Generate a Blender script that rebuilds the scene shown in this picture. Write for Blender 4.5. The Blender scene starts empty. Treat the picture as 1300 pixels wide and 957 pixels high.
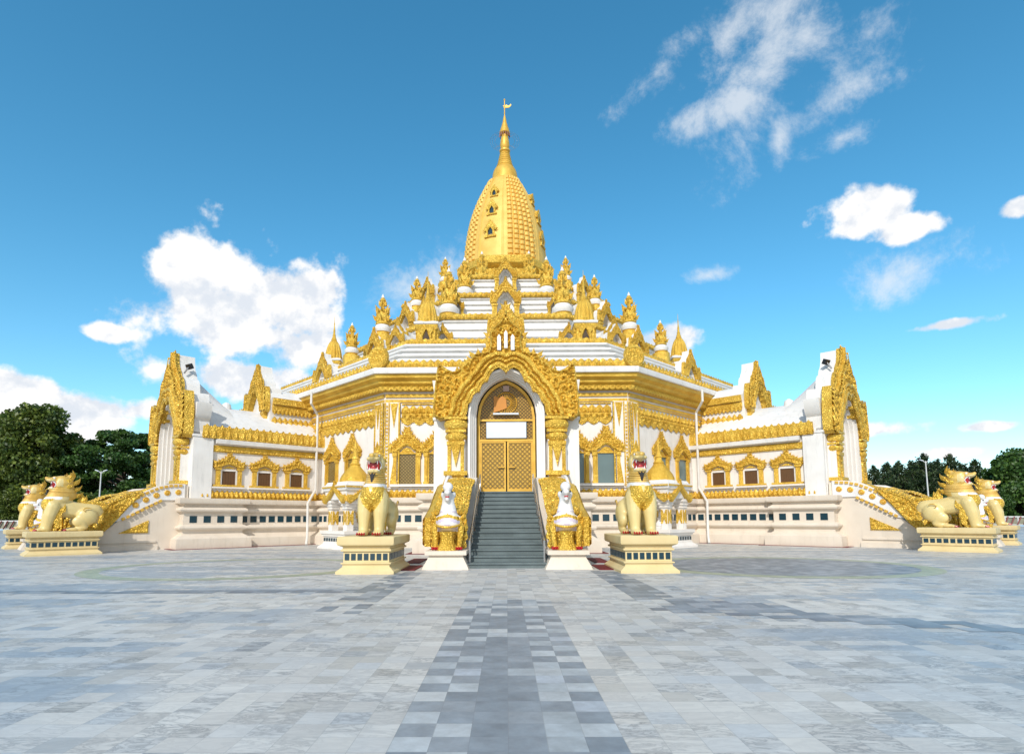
import bpy, bmesh, math, random
import numpy as np
from mathutils import Vector, Matrix
from mathutils.geometry import tessellate_polygon
PI = math.pi; R = math.radians
SC = 1.6                      # one drawing unit = 1.6 m; everything is scaled to metres at the end
scene = bpy.context.scene
COL = scene.collection
random.seed(7); RNG = np.random.RandomState(11)
CY = 34.2                     # distance to the centre of the pagoda

# ------------------------------------------------------------------ materials
def new_mat(name):
    m = bpy.data.materials.new(name); m.use_nodes = True
    return m, m.node_tree, m.node_tree.nodes['Principled BSDF']
def N(nt, t, **k):
    n = nt.nodes.new(t)
    for a, b in k.items(): setattr(n, a, b)
    return n
def ramp(nt, stops, interp='LINEAR'):
    r = nt.nodes.new('ShaderNodeValToRGB'); r.color_ramp.interpolation = interp
    e = r.color_ramp.elements
    while len(e) < len(stops): e.new(0.5)
    for i, (p, c) in enumerate(stops):
        e[i].position = p; e[i].color = (c[0], c[1], c[2], 1)
    return r
def mixc(nt, fac, a, b, mode='MIX'):
    m = nt.nodes.new('ShaderNodeMix'); m.data_type = 'RGBA'; m.blend_type = mode
    for sock, v in ((m.inputs[0], fac), (m.inputs[6], a), (m.inputs[7], b)):
        if hasattr(v, 'is_linked') or hasattr(v, 'node'): nt.links.new(v, sock)
        elif isinstance(v, (tuple, list)): sock.default_value = (v[0], v[1], v[2], 1)
        else: sock.default_value = v
    return m.outputs[2]
def mth(nt, op, a, b=0.0, clamp=False):
    m = nt.nodes.new('ShaderNodeMath'); m.operation = op; m.use_clamp = clamp
    for i, v in enumerate((a, b)):
        if hasattr(v, 'node'): nt.links.new(v, m.inputs[i])
        else: m.inputs[i].default_value = v
    return m.outputs[0]

def paint(name, c, c2=None, rough=.55, scale=1.2, bump=.15, bscale=30, metal=0, dirt=None, bdist=.01, coat=0):
    m, nt, b = new_mat(name)
    tc = N(nt, 'ShaderNodeTexCoord')
    n1 = N(nt, 'ShaderNodeTexNoise'); n1.inputs['Scale'].default_value = scale; n1.inputs['Detail'].default_value = 7
    nt.links.new(tc.outputs['Object'], n1.inputs['Vector'])
    r = ramp(nt, [(.32, c), (.7, c2 or tuple(x*.88 for x in c))]); nt.links.new(n1.outputs[0], r.inputs[0])
    col = r.outputs[0]
    if dirt:
        mp = N(nt, 'ShaderNodeMapping'); mp.inputs['Scale'].default_value = (2.2, 2.2, .25)
        nt.links.new(tc.outputs['Object'], mp.inputs[0])
        n2 = N(nt, 'ShaderNodeTexNoise'); n2.inputs['Scale'].default_value = 1.6; n2.inputs['Detail'].default_value = 8
        n2.inputs['Roughness'].default_value = .7
        nt.links.new(mp.outputs[0], n2.inputs['Vector'])
        rr = ramp(nt, [(.53, (0, 0, 0)), (.74, (1, 1, 1))]); nt.links.new(n2.outputs[0], rr.inputs[0])
        col = mixc(nt, mth(nt, 'MULTIPLY', rr.outputs[0], .5), col, dirt)
    nt.links.new(col, b.inputs['Base Color'])
    b.inputs['Roughness'].default_value = rough; b.inputs['Metallic'].default_value = metal
    if coat: b.inputs['Coat Weight'].default_value = coat; b.inputs['Coat Roughness'].default_value = .25
    n3 = N(nt, 'ShaderNodeTexNoise'); n3.inputs['Scale'].default_value = bscale; n3.inputs['Detail'].default_value = 4
    nt.links.new(tc.outputs['Object'], n3.inputs['Vector'])
    bp = N(nt, 'ShaderNodeBump'); bp.inputs['Strength'].default_value = bump; bp.inputs['Distance'].default_value = bdist
    nt.links.new(n3.outputs[0], bp.inputs['Height']); nt.links.new(bp.outputs[0], b.inputs['Normal'])
    return m

def gold(name, c=(.82, .54, .08), c2=(.64, .37, .035), cell=8.0, strength=.62, dist=.03, rough=.38, metal=.35):
    """gilt paint over carved stucco: curling carved relief as bump"""
    m, nt, b = new_mat(name)
    tc = N(nt, 'ShaderNodeTexCoord')
    n0 = N(nt, 'ShaderNodeTexNoise'); n0.inputs['Scale'].default_value = 1.3; n0.inputs['Detail'].default_value = 5
    nt.links.new(tc.outputs['Object'], n0.inputs['Vector'])
    r = ramp(nt, [(.35, c), (.68, c2)]); nt.links.new(n0.outputs[0], r.inputs[0])
    # weathered spots where the gilt has thinned
    n4 = N(nt, 'ShaderNodeTexNoise'); n4.inputs['Scale'].default_value = 7; n4.inputs['Detail'].default_value = 8
    nt.links.new(tc.outputs['Object'], n4.inputs['Vector'])
    rs = ramp(nt, [(.60, (0, 0, 0)), (.72, (1, 1, 1))]); nt.links.new(n4.outputs[0], rs.inputs[0])
    col = mixc(nt, mth(nt, 'MULTIPLY', rs.outputs[0], .35), r.outputs[0], (.50, .24, .03))
    nt.links.new(col, b.inputs['Base Color'])
    n2 = N(nt, 'ShaderNodeTexNoise'); n2.inputs['Scale'].default_value = cell*.4; n2.inputs['Detail'].default_value = 2
    nt.links.new(tc.outputs['Object'], n2.inputs['Vector'])
    ad = N(nt, 'ShaderNodeVectorMath', operation='MULTIPLY_ADD')
    nt.links.new(n2.outputs[1], ad.inputs[0]); ad.inputs[1].default_value = (.25, .25, .25)
    nt.links.new(tc.outputs['Object'], ad.inputs[2])
    v = N(nt, 'ShaderNodeTexVoronoi', feature='SMOOTH_F1'); v.inputs['Scale'].default_value = cell
    v.inputs['Smoothness'].default_value = .3
    nt.links.new(ad.outputs[0], v.inputs['Vector'])
    s = mth(nt, 'SINE', mth(nt, 'MULTIPLY', v.outputs['Distance'], 13.0))
    bp = N(nt, 'ShaderNodeBump'); bp.inputs['Strength'].default_value = strength; bp.inputs['Distance'].default_value = dist
    nt.links.new(s, bp.inputs['Height']); nt.links.new(bp.outputs[0], b.inputs['Normal'])
    b.inputs['Roughness'].default_value = rough; b.inputs['Metallic'].default_value = metal
    return m

def flat(name, c, rough=.5, metal=0, **k):
    return paint(name, c, tuple(x*.85 for x in c), rough=rough, metal=metal, bump=.05, **k)

M = {}
M['white'] = paint('white_limewash', (.80, .76, .71), (.74, .69, .63), rough=.7, dirt=(.45, .42, .37))
M['smooth_white'] = paint('smooth_white', (.82, .79, .75), (.78, .74, .70), rough=.6, bump=.03)
M['roof'] = paint('white_roof', (.78, .765, .74), (.70, .68, .65), rough=.65, dirt=(.42, .41, .39))
M['cream'] = paint('cream_plaster', (.72, .635, .53), (.66, .57, .465), rough=.7, dirt=(.50, .42, .33))
M['gold'] = gold('gilt_carving')
M['gold_fine'] = gold('gilt_fine', cell=14, strength=.5, dist=.018)
M['gold_smooth'] = paint('gilt_smooth', (.78, .48, .08), (.64, .36, .045), rough=.45, metal=.25, scale=2, bump=.2, bscale=12)
M['ochre'] = paint('ochre_paint', (.74, .49, .13), (.62, .38, .07), rough=.45, metal=.15, scale=3, bump=.3, bscale=22, coat=.2)
M['ped'] = paint('yellow_plaster', (.72, .58, .31), (.66, .51, .25), rough=.55, dirt=(.5, .36, .18))
M['skin'] = paint('cream_gloss', (.72, .58, .26), (.65, .49, .19), rough=.42, scale=1.6, coat=.35, bump=.05)
M['lilac'] = flat('lilac', (.62, .55, .66))
M['statue_white'] = flat('statue_white', (.82, .80, .78), coat=.2)
M['red'] = flat('red_paint', (.42, .015, .02), rough=.35)
M['darkred'] = flat('dark_red', (.16, .012, .015), rough=.8)
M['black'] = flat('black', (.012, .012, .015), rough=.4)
M['tile'] = flat('dark_tile', (.012, .045, .065), rough=.15)
M['steel'] = flat('steel', (.5, .5, .5), rough=.25, metal=.9)
M['pipe'] = flat('pipe_paint', (.72, .70, .66))
M['pane'] = flat('dark_pane', (.035, .040, .03), rough=.12)
M['pane_teal'] = flat('teal_pane', (.14, .20, .20), rough=.10)
M['brown'] = flat('brown_shutter', (.13, .06, .02), rough=.5)
M['sign'] = flat('pale_sign', (.72, .76, .80), rough=.4)
M['stripe'] = flat('carved_wood_orange', (.60, .24, .03))
M['bark'] = paint('bark', (.09, .065, .045), (.06, .042, .03), rough=.9, bump=.6, bscale=12)
M['fence_white'] = flat('concrete', (.62, .62, .60), rough=.8)
M['maroon'] = flat('maroon', (.20, .035, .03))
M['blue'] = flat('blue_kerb', (.28, .42, .55), rough=.7)

def leaf_mat(name, a, b_):
    m, nt, b = new_mat(name)
    g = N(nt, 'ShaderNodeNewGeometry')
    r = ramp(nt, [(0, a), (.6, b_), (1, tuple(x*1.5 for x in b_))]); nt.links.new(g.outputs['Random Per Island'], r.inputs[0])
    tc = N(nt, 'ShaderNodeTexCoord')
    n = N(nt, 'ShaderNodeTexNoise'); n.inputs['Scale'].default_value = .35; nt.links.new(tc.outputs['Object'], n.inputs['Vector'])
    r2 = ramp(nt, [(.4, (.7, .8, .7)), (.62, (1.25, 1.15, .8))]); nt.links.new(n.outputs[0], r2.inputs[0])
    nt.links.new(mixc(nt, 1.0, r.outputs[0], r2.outputs[0], 'MULTIPLY'), b.inputs['Base Color'])
    b.inputs['Roughness'].default_value = .5
    out = nt.nodes['Material Output']
    tl = N(nt, 'ShaderNodeBsdfTranslucent'); nt.links.new(r.outputs[0], tl.inputs[0])
    mx = N(nt, 'ShaderNodeMixShader'); mx.inputs[0].default_value = .25
    nt.links.new(b.outputs[0], mx.inputs[1]); nt.links.new(tl.outputs[0], mx.inputs[2]); nt.links.new(mx.outputs[0], out.inputs[0])
    return m
M['leaf'] = leaf_mat('leaf_broad', (.040, .075, .014), (.11, .15, .026))
M['leaf_dark'] = leaf_mat('leaf_dark', (.024, .065, .015), (.060, .125, .026))
M['needle'] = leaf_mat('leaf_needle', (.016, .036, .014), (.038, .066, .022))

def steps_mat():
    m, nt, b = new_mat('grey_granite')
    tc = N(nt, 'ShaderNodeTexCoord')
    br = N(nt, 'ShaderNodeTexNoise'); br.inputs['Scale'].default_value = 60; br.inputs['Detail'].default_value = 6
    nt.links.new(tc.outputs['Object'], br.inputs['Vector'])
    n2 = N(nt, 'ShaderNodeTexNoise'); n2.inputs['Scale'].default_value = 1.5; n2.inputs['Detail'].default_value = 6
    nt.links.new(tc.outputs['Object'], n2.inputs['Vector'])
    r = ramp(nt, [(.3, (.065, .088, .092)), (.7, (.165, .21, .215))])
    nt.links.new(mth(nt, 'ADD', mth(nt, 'MULTIPLY', br.outputs[0], .5), mth(nt, 'MULTIPLY', n2.outputs[0], .5)), r.inputs[0])
    nt.links.new(r.outputs[0], b.inputs['Base Color']); b.inputs['Roughness'].default_value = .45
    return m
M['granite'] = steps_mat()

def grille_mat(name, scale, thr, bar=(.62, .36, .04)):
    """openwork gilt grille in front of dark glass (one flat pane's pattern)"""
    m, nt, b = new_mat(name)
    tc = N(nt, 'ShaderNodeTexCoord')
    sx = N(nt, 'ShaderNodeSeparateXYZ'); nt.links.new(tc.outputs['Object'], sx.inputs[0])
    u = mth(nt, 'MULTIPLY', sx.outputs[0], scale); w = mth(nt, 'MULTIPLY', sx.outputs[2], scale)
    a = mth(nt, 'COSINE', u); c = mth(nt, 'COSINE', w)
    p = mth(nt, 'ABSOLUTE', mth(nt, 'ADD', a, c))
    q = mth(nt, 'ABSOLUTE', mth(nt, 'SUBTRACT', mth(nt, 'ABSOLUTE', mth(nt, 'MULTIPLY', a, c)), .45))
    k = mth(nt, 'MINIMUM', p, mth(nt, 'MULTIPLY', q, 1.4))
    f = mth(nt, 'LESS_THAN', k, thr)
    nt.links.new(mixc(nt, f, (.015, .013, .008), bar), b.inputs['Base Color'])
    rr = mth(nt, 'ADD', mth(nt, 'MULTIPLY', f, .3), .12); nt.links.new(rr, b.inputs['Roughness'])
    return m
M['grille'] = grille_mat('gilt_grille', 28, .28)
M['grille_arch'] = grille_mat('gilt_arch_grille', 36, .22, (.50, .28, .03))
M['grille_win'] = grille_mat('window_grille', 34, .30, (.30, .20, .05))

def paving():
    m, nt, b = new_mat('marble_paving')
    tc = N(nt, 'ShaderNodeTexCoord'); T = .175*SC
    sc = N(nt, 'ShaderNodeVectorMath', operation='SCALE'); sc.inputs['Scale'].default_value = 1/T
    nt.links.new(tc.outputs['Object'], sc.inputs[0])
    # slabs are laid two tiles wide in places: jitter by row
    fl = N(nt, 'ShaderNodeVectorMath', operation='FLOOR'); nt.links.new(sc.outputs[0], fl.inputs[0])
    wn = N(nt, 'ShaderNodeTexWhiteNoise', noise_dimensions='3D'); nt.links.new(fl.outputs[0], wn.inputs['Vector'])
    base = ramp(nt, [(0, (.46, .47, .47)), (.035, (.56, .54, .50)), (.12, (.62, .60, .565)), (.34, (.67, .65, .61)), (.55, (.635, .63, .61)), (.80, (.69, .675, .64)), (.94, (.58, .595, .60))], 'CONSTANT')
    nt.links.new(wn.outputs[0], base.inputs[0])
    # blue-grey slab patches, decided per slab, stretched sideways
    mp = N(nt, 'ShaderNodeVectorMath', operation='MULTIPLY'); mp.inputs[1].default_value = (.045, .22, 1)
    nt.links.new(fl.outputs[0], mp.inputs[0])
    n1 = N(nt, 'ShaderNodeTexNoise'); n1.inputs['Scale'].default_value = .9; n1.inputs['Detail'].default_value = 3
    nt.links.new(mp.outputs[0], n1.inputs['Vector'])
    sx = N(nt, 'ShaderNodeSeparateXYZ'); nt.links.new(tc.outputs['Object'], sx.inputs[0])
    ax = mth(nt, 'ABSOLUTE', sx.outputs[0])
    side = mth(nt, 'SUBTRACT', ax, 1.9*SC); side = mth(nt, 'MULTIPLY', side, 1.2, True)
    k = mth(nt, 'ADD', n1.outputs[0], mth(nt, 'MULTIPLY', mth(nt, 'SUBTRACT', wn.outputs[0], .5), .05))
    pat = mth(nt, 'MULTIPLY', mth(nt, 'GREATER_THAN', k, .54), side)
    wn2 = N(nt, 'ShaderNodeTexWhiteNoise', noise_dimensions='4D'); wn2.inputs['W'].default_value = 3.1
    nt.links.new(fl.outputs[0], wn2.inputs['Vector'])
    blue = ramp(nt, [(0, (.34, .40, .46)), (.35, (.42, .47, .51)), (.7, (.49, .53, .56)), (.9, (.37, .43, .49))], 'CONSTANT')
    nt.links.new(wn2.outputs[0], blue.inputs[0])
    col = mixc(nt, mth(nt, 'MULTIPLY', pat, .8), base.outputs[0], blue.outputs[0])
    # marble veins, different in each slab
    off = N(nt, 'ShaderNodeVectorMath', operation='MULTIPLY_ADD')
    nt.links.new(wn.outputs[1], off.inputs[0]); off.inputs[1].default_value = (37, 37, 37); nt.links.new(tc.outputs['Object'], off.inputs[2])
    st = N(nt, 'ShaderNodeVectorMath', operation='MULTIPLY'); st.inputs[1].default_value = (1.0, 2.6, 1)
    nt.links.new(off.outputs[0], st.inputs[0])
    v = N(nt, 'ShaderNodeTexNoise'); v.inputs['Scale'].default_value = 3.0; v.inputs['Detail'].default_value = 9; v.inputs['Roughness'].default_value = .68; v.inputs['Distortion'].default_value = 1.2
    nt.links.new(st.outputs[0], v.inputs['Vector'])
    vr = ramp(nt, [(.36, (1.04, 1.04, 1.04)), (.47, (.86, .87, .88)), (.53, (.50, .51, .53)), (.57, (.84, .84, .85)), (.66, (1, 1, 1)), (.74, (.70, .71, .72))])
    nt.links.new(v.outputs[0], vr.inputs[0])
    veiny = ramp(nt, [(.30, (.22, .22, .22)), (.85, (1, 1, 1))]); nt.links.new(wn2.outputs[0], veiny.inputs[0])
    col = mixc(nt, veiny.outputs[0], col, mixc(nt, 1.0, col, vr.outputs[0], 'MULTIPLY'))
    # broad dust
    n3 = N(nt, 'ShaderNodeTexNoise'); n3.inputs['Scale'].default_value = .22; n3.inputs['Detail'].default_value = 8
    nt.links.new(tc.outputs['Object'], n3.inputs['Vector'])
    dr = ramp(nt, [(.30, (.78, .80, .82)), (.5, (.96, .94, .915)), (.68, (1.05, 1.01, .95))]); nt.links.new(n3.outputs[0], dr.inputs[0])
    col = mixc(nt, 1.0, col, dr.outputs[0], 'MULTIPLY')
    # joints
    fr = N(nt, 'ShaderNodeVectorMath', operation='FRACTION'); nt.links.new(sc.outputs[0], fr.inputs[0])
    sf = N(nt, 'ShaderNodeSeparateXYZ'); nt.links.new(fr.outputs[0], sf.inputs[0])
    j = mth(nt, 'MAXIMUM', mth(nt, 'LESS_THAN', sf.outputs[0], .022), mth(nt, 'LESS_THAN', sf.outputs[1], .022))
    col = mixc(nt, mth(nt, 'MULTIPLY', j, .45), col, (.30, .30, .29))
    nt.links.new(col, b.inputs['Base Color'])
    rg = mth(nt, 'ADD', mth(nt, 'MULTIPLY', v.outputs[0], .3), .30); nt.links.new(rg, b.inputs['Roughness'])
    b.inputs['IOR'].default_value = 1.4
    bp = N(nt, 'ShaderNodeBump'); bp.inputs['Strength'].default_value = .25; bp.inputs['Distance'].default_value = .004
    nt.links.new(mth(nt, 'SUBTRACT', v.outputs[0], j), bp.inputs['Height']); nt.links.new(bp.outputs[0], b.inputs['Normal'])
    return m
M['paving'] = paving()

def tiled(name, stops, T=.175*SC, vein=.3):
    m, nt, b = new_mat(name)
    tc = N(nt, 'ShaderNodeTexCoord')
    sc = N(nt, 'ShaderNodeVectorMath', operation='SCALE'); sc.inputs['Scale'].default_value = 1/T
    nt.links.new(tc.outputs['Object'], sc.inputs[0])
    fl = N(nt, 'ShaderNodeVectorMath', operation='FLOOR'); nt.links.new(sc.outputs[0], fl.inputs[0])
    wn = N(nt, 'ShaderNodeTexWhiteNoise', noise_dimensions='3D'); nt.links.new(fl.outputs[0], wn.inputs['Vector'])
    r = ramp(nt, stops, 'CONSTANT'); nt.links.new(wn.outputs[0], r.inputs[0])
    off = N(nt, 'ShaderNodeVectorMath', operation='MULTIPLY_ADD')
    nt.links.new(wn.outputs[1], off.inputs[0]); off.inputs[1].default_value = (37, 37, 37); nt.links.new(tc.outputs['Object'], off.inputs[2])
    v = N(nt, 'ShaderNodeTexNoise'); v.inputs['Scale'].default_value = 4; v.inputs['Detail'].default_value = 8; v.inputs['Roughness'].default_value = .65
    nt.links.new(off.outputs[0], v.inputs['Vector'])
    vr = ramp(nt, [(.3, (1.1, 1.1, 1.1)), (.7, (1-vein, 1-vein, 1-vein))]); nt.links.new(v.outputs[0], vr.inputs[0])
    col = mixc(nt, 1.0, r.outputs[0], vr.outputs[0], 'MULTIPLY')
    fr = N(nt, 'ShaderNodeVectorMath', operation='FRACTION'); nt.links.new(sc.outputs[0], fr.inputs[0])
    sf = N(nt, 'ShaderNodeSeparateXYZ'); nt.links.new(fr.outputs[0], sf.inputs[0])
    j = mth(nt, 'MAXIMUM', mth(nt, 'LESS_THAN', sf.outputs[0], .02), mth(nt, 'LESS_THAN', sf.outputs[1], .02))
    col = mixc(nt, mth(nt, 'MULTIPLY', j, .4), col, (.2, .2, .2))
    nt.links.new(col, b.inputs['Base Color'])
    b.inputs['Roughness'].default_value = .42
    return m
M['path_dark'] = tiled('slate_slabs', [(0, (.24, .28, .315)), (.4, (.27, .31, .345)), (.8, (.31, .345, .375))])
M['path_light'] = tiled('grey_marble_slabs', [(0, (.42, .46, .48)), (.3, (.50, .53, .54)), (.7, (.56, .57, .56)), (.9, (.46, .50, .54))])
M['slate_band'] = tiled('slate_band', [(0, (.20, .24, .28)), (.4, (.27, .31, .35)), (.7, (.36, .39, .42)), (.9, (.18, .21, .25))])
M['green_stone'] = tiled('green_stone', [(0, (.40, .44, .30)), (.5, (.45, .48, .34)), (.8, (.37, .42, .29))])
M['grass'] = paint('grass', (.05, .09, .02), (.09, .12, .035), rough=.9, scale=.6, bump=.8, bscale=20)

# ------------------------------------------------------------------ mesh builder
def Tr(x=0, y=0, z=0): return Matrix.Translation((x, y, z))
def Rz(a): return Matrix.Rotation(a, 4, 'Z')
def Rx(a): return Matrix.Rotation(a, 4, 'X')
def Ry(a): return Matrix.Rotation(a, 4, 'Y')
def Sc(x, y, z): return Matrix.Diagonal((x, y, z, 1))
I4 = Matrix.Identity(4)

class MB:
    def __init__(s): s.v = []; s.f = []; s.mi = []; s.m = I4; s.cur = 0
    def add(s, vs, fs, mat=None):
        n = len(s.v); m = s.m if mat is None else s.m @ mat
        s.v += [tuple(m @ Vector(p)) for p in vs]
        s.f += [tuple(i+n for i in f) for f in fs]; s.mi += [s.cur]*len(fs)
        return s
    def box(s, x0, x1, y0, y1, z0, z1, mat=None):
        vs = [(x, y, z) for z in (z0, z1) for y in (y0, y1) for x in (x0, x1)]
        return s.add(vs, [(0, 2, 3, 1), (4, 5, 7, 6), (0, 1, 5, 4), (2, 6, 7, 3), (0, 4, 6, 2), (1, 3, 7, 5)], mat)
    def prism(s, loops, d0, d1, mat=None):
        """loops: outline in (x,z), first outer then holes; extruded along y d0..d1 (d1 is the front, more negative)"""
        if not isinstance(loops[0][0], (tuple, list)): loops = [loops]
        flatp = [p for l in loops for p in l]; n = len(flatp)
        tri = tessellate_polygon([[Vector((p[0], p[1], 0)) for p in l] for l in loops])
        vs = [(p[0], d0, p[1]) for p in flatp] + [(p[0], d1, p[1]) for p in flatp]
        fs = []
        for t in tri:
            a, b, c = (flatp[i] for i in t)
            area = (b[0]-a[0])*(c[1]-a[1])-(c[0]-a[0])*(b[1]-a[1])
            t = tuple(t) if area > 0 else tuple(reversed(t))
            fs.append(tuple(i+n for i in t)); fs.append(tuple(reversed(t)))
        o = 0
        for k, l in enumerate(loops):
            m_ = len(l); ar = sum(l[i][0]*l[(i+1) % m_][1]-l[(i+1) % m_][0]*l[i][1] for i in range(m_))
            for i in range(m_):
                a, b = o+i, o+(i+1) % m_
                q = (a, b, b+n, a+n)
                if (ar < 0) != (k > 0): q = tuple(reversed(q))
                fs.append(q)
            o += m_
        return s.add(vs, fs, mat)
    def lathe(s, prof, seg=24, mat=None, flute=0, fl_n=0, caps=True):
        vs = []; fs = []
        for r, z in prof:
            for i in range(seg):
                a = 2*PI*i/seg; rr = r*(1+flute*math.cos(a*fl_n)) if flute else r
                vs.append((rr*math.cos(a), rr*math.sin(a), z))
        for j in range(len(prof)-1):
            for i in range(seg):
                a = j*seg+i; b = j*seg+(i+1) % seg
                fs.append((a, b, b+seg, a+seg))
        if caps:
            fs.append(tuple(range(seg-1, -1, -1))); fs.append(tuple(range((len(prof)-1)*seg, len(prof)*seg)))
        return s.add(vs, fs, mat)
    def tube(s, pts, rad, seg=8, mat=None):
        pts = [Vector(p) for p in pts]; n = len(pts)
        rad = rad if isinstance(rad, (list, tuple)) else [rad]*n
        vs = []; fs = []; ref = None
        for i, p in enumerate(pts):
            t = (pts[min(i+1, n-1)]-pts[max(i-1, 0)]).normalized()
            if ref is None: ref = Vector((0, 0, 1)) if abs(t.z) < .9 else Vector((1, 0, 0))
            u = t.cross(ref).normalized(); w = u.cross(t).normalized(); ref = w
            for k in range(seg):
                a = 2*PI*k/seg; vs.append(tuple(p+(u*math.cos(a)+w*math.sin(a))*rad[i]))
        for i in range(n-1):
            for k in range(seg):
                a = i*seg+k; b = i*seg+(k+1) % seg; fs.append((a, a+seg, b+seg, b))
        fs.append(tuple(range(seg))); fs.append(tuple(range(n*seg-1, (n-1)*seg-1, -1)))
        return s.add(vs, fs, mat)
    def ball(s, c, r, seg=12, mat=None, sz=1.0):
        k = 8; prof = [(max(1e-3, r*math.sin(PI*i/k)), -r*sz*math.cos(PI*i/k)) for i in range(k+1)]
        return s.lathe(prof, seg, (mat or I4) @ Tr(*c))
    def build(s, name, mats, parent=None, loc=(0, 0, 0), rz=0, smooth=35):
        me = bpy.data.meshes.new(name); me.from_pydata(s.v, [], s.f); me.validate()
        mats = mats if isinstance(mats, (list, tuple)) else [mats]
        for m in mats: me.materials.append(m)
        if len(mats) > 1 and len(s.mi) == len(me.polygons): me.polygons.foreach_set('material_index', s.mi)
        if smooth:
            me.polygons.foreach_set('use_smooth', [True]*len(me.polygons)); me.set_sharp_from_angle(angle=R(smooth))
        return link(name, me, parent, loc, rz)

def link(name, data, parent=None, loc=(0, 0, 0), rz=0):
    o = bpy.data.objects.new(name, data); COL.objects.link(o)
    o.location = loc; o.rotation_euler = (0, 0, rz); o.parent = parent
    return o
def thing(name, label, cat, loc=(0, 0, 0), rz=0, group=None):
    o = link(name, None, None, loc, rz); o['label'] = label; o['category'] = cat
    if group: o['group'] = group
    return o
def tag(o, label=None, cat=None, group=None, kind=None):
    if label: o['label'] = label
    if cat: o['category'] = cat
    if group: o['group'] = group
    if kind: o['kind'] = kind
    return o
def copy_tree(o, parent=None):
    c = o.copy(); COL.objects.link(c); c.parent = parent
    for ch in list(o.children): copy_tree(ch, c)
    return c

# ------------------------------------------------------------------ relief carving
def relief_scroll(x, z, cell, seed=0):
    """curling acanthus relief: a spiral in every jittered cell"""
    best = np.full(x.shape, 1e9); h = np.zeros(x.shape)
    ix = np.floor(x/cell).astype(int); iz = np.floor(z/cell).astype(int)
    for dx in (-1, 0, 1):
        for dz in (-1, 0, 1):
            cx = ix+dx; cz = iz+dz
            hsh = np.abs(np.sin(cx*127.1+cz*311.7+seed*17.3)*43758.5453) % 1
            hs2 = np.abs(np.sin(cx*269.5+cz*183.3+seed*9.1)*24634.6345) % 1
            px = (cx+.25+.5*hsh)*cell; pz = (cz+.25+.5*hs2)*cell
            rx = x-px; rz = z-pz; r = np.sqrt(rx*rx+rz*rz)/cell
            a = np.arctan2(rz, rx)*np.where(hsh > .5, 1, -1)
            hh = (.5+.5*np.cos(r*2*PI*2.1-a-hs2*6))*(1-.35*r)
            m = r < best; best = np.where(m, r, best); h = np.where(m, hh, h)
    return h*np.clip(1.25-best, .3, 1)
def relief_scale(x, z, cell, seed=0):
    """rows of round fish scales, thick at the tip, with sunk gaps between them"""
    v = z/(cell*.72); k = np.floor(v); f = v-k; u = x/cell+.5*(np.abs(k) % 2); u = u-np.floor(u)
    arc = np.sqrt(np.clip(1-(2*u-1)**2, 0, 1))
    return np.where(f < arc*.92, .55+.45*(f/(arc+.01)), .0)
def inside(px, pz, poly):
    r = np.zeros(px.shape, bool); n = len(poly)
    for i in range(n):
        x0, z0 = poly[i]; x1, z1 = poly[(i+1) % n]
        if z0 == z1: continue
        c = ((z0 > pz) != (z1 > pz)) & (px < (x1-x0)*(pz-z0)/(z1-z0)+x0); r ^= c
    return r
def edge_dist(px, pz, loops):
    d = np.full(px.shape, 1e9)
    for poly in loops:
        n = len(poly)
        for i in range(n):
            a = np.array(poly[i]); b = np.array(poly[(i+1) % n]); ab = b-a; L = ab@ab
            if L < 1e-12: continue
            t = np.clip(((px-a[0])*ab[0]+(pz-a[1])*ab[1])/L, 0, 1)
            d = np.minimum(d, np.hypot(px-a[0]-t*ab[0], pz-a[1]-t*ab[1]))
    return d
def carve(mb, loops, y, amp=.05, cell=.22, res=.035, kind='scroll', margin=.02, seed=0, mat=None, rot=0, ribbon=None):
    if not isinstance(loops[0][0], (tuple, list)): loops = [loops]
    o = loops[0]; x0, x1 = min(p[0] for p in o), max(p[0] for p in o); z0, z1 = min(p[1] for p in o), max(p[1] for p in o)
    nx = max(2, int((x1-x0)/res)); nz = max(2, int((z1-z0)/res))
    X, Z = np.meshgrid(np.linspace(x0, x1, nx+1), np.linspace(z0, z1, nz+1))
    ins = inside(X, Z, o)
    for hl in loops[1:]: ins &= ~inside(X, Z, hl)
    D = edge_dist(X, Z, loops)
    sym = abs(x0+x1) < 1e-3
    ca, sa = math.cos(rot), math.sin(rot)
    XX = np.abs(X) if sym else X
    U = XX*ca+Z*sa; V = -XX*sa+Z*ca
    H = relief_scroll(U, V, cell, seed) if kind == 'scroll' else relief_scale(U, V, cell, seed)
    if ribbon:      # smooth ribbons run parallel to the arch, beads between them
        Dr = edge_dist(X, Z, [ribbon]); k_ = Dr/cell
        beads = .35+.5*np.abs(np.sin((Z+XX)*PI/(cell*.42)))
        Rb = np.where(k_ < .55, .9-.25*(k_/.55), np.where(k_ < .70, .0, np.where(k_ < 1.05, beads, np.where(k_ < 1.2, 0, np.where(k_ < 1.75, 1.0-1.2*np.abs(k_-1.47), -1)))))
        H = np.where(Rb >= 0, Rb, np.where(k_ < 1.9, 0, H))
    # a raised border follows the edge
    H = np.where(D < .07, .75, H)*np.clip((D-margin*.3)/.03, 0, 1)
    ok = ins & (D > margin*.3)
    idx = -np.ones(X.shape, int); vs = []; fs = []
    okc = ok[:-1, :-1] & ok[1:, :-1] & ok[:-1, 1:] & ok[1:, 1:]
    for j, i in zip(*np.nonzero(okc)):
        q = []
        for jj, ii in ((j, i), (j, i+1), (j+1, i+1), (j+1, i)):
            if idx[jj, ii] < 0:
                idx[jj, ii] = len(vs); vs.append((X[jj, ii], y+.004-amp*H[jj, ii], Z[jj, ii]))
            q.append(idx[jj, ii])
        fs.append(tuple(q))
    if vs: mb.add(vs, fs, mat)

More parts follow.
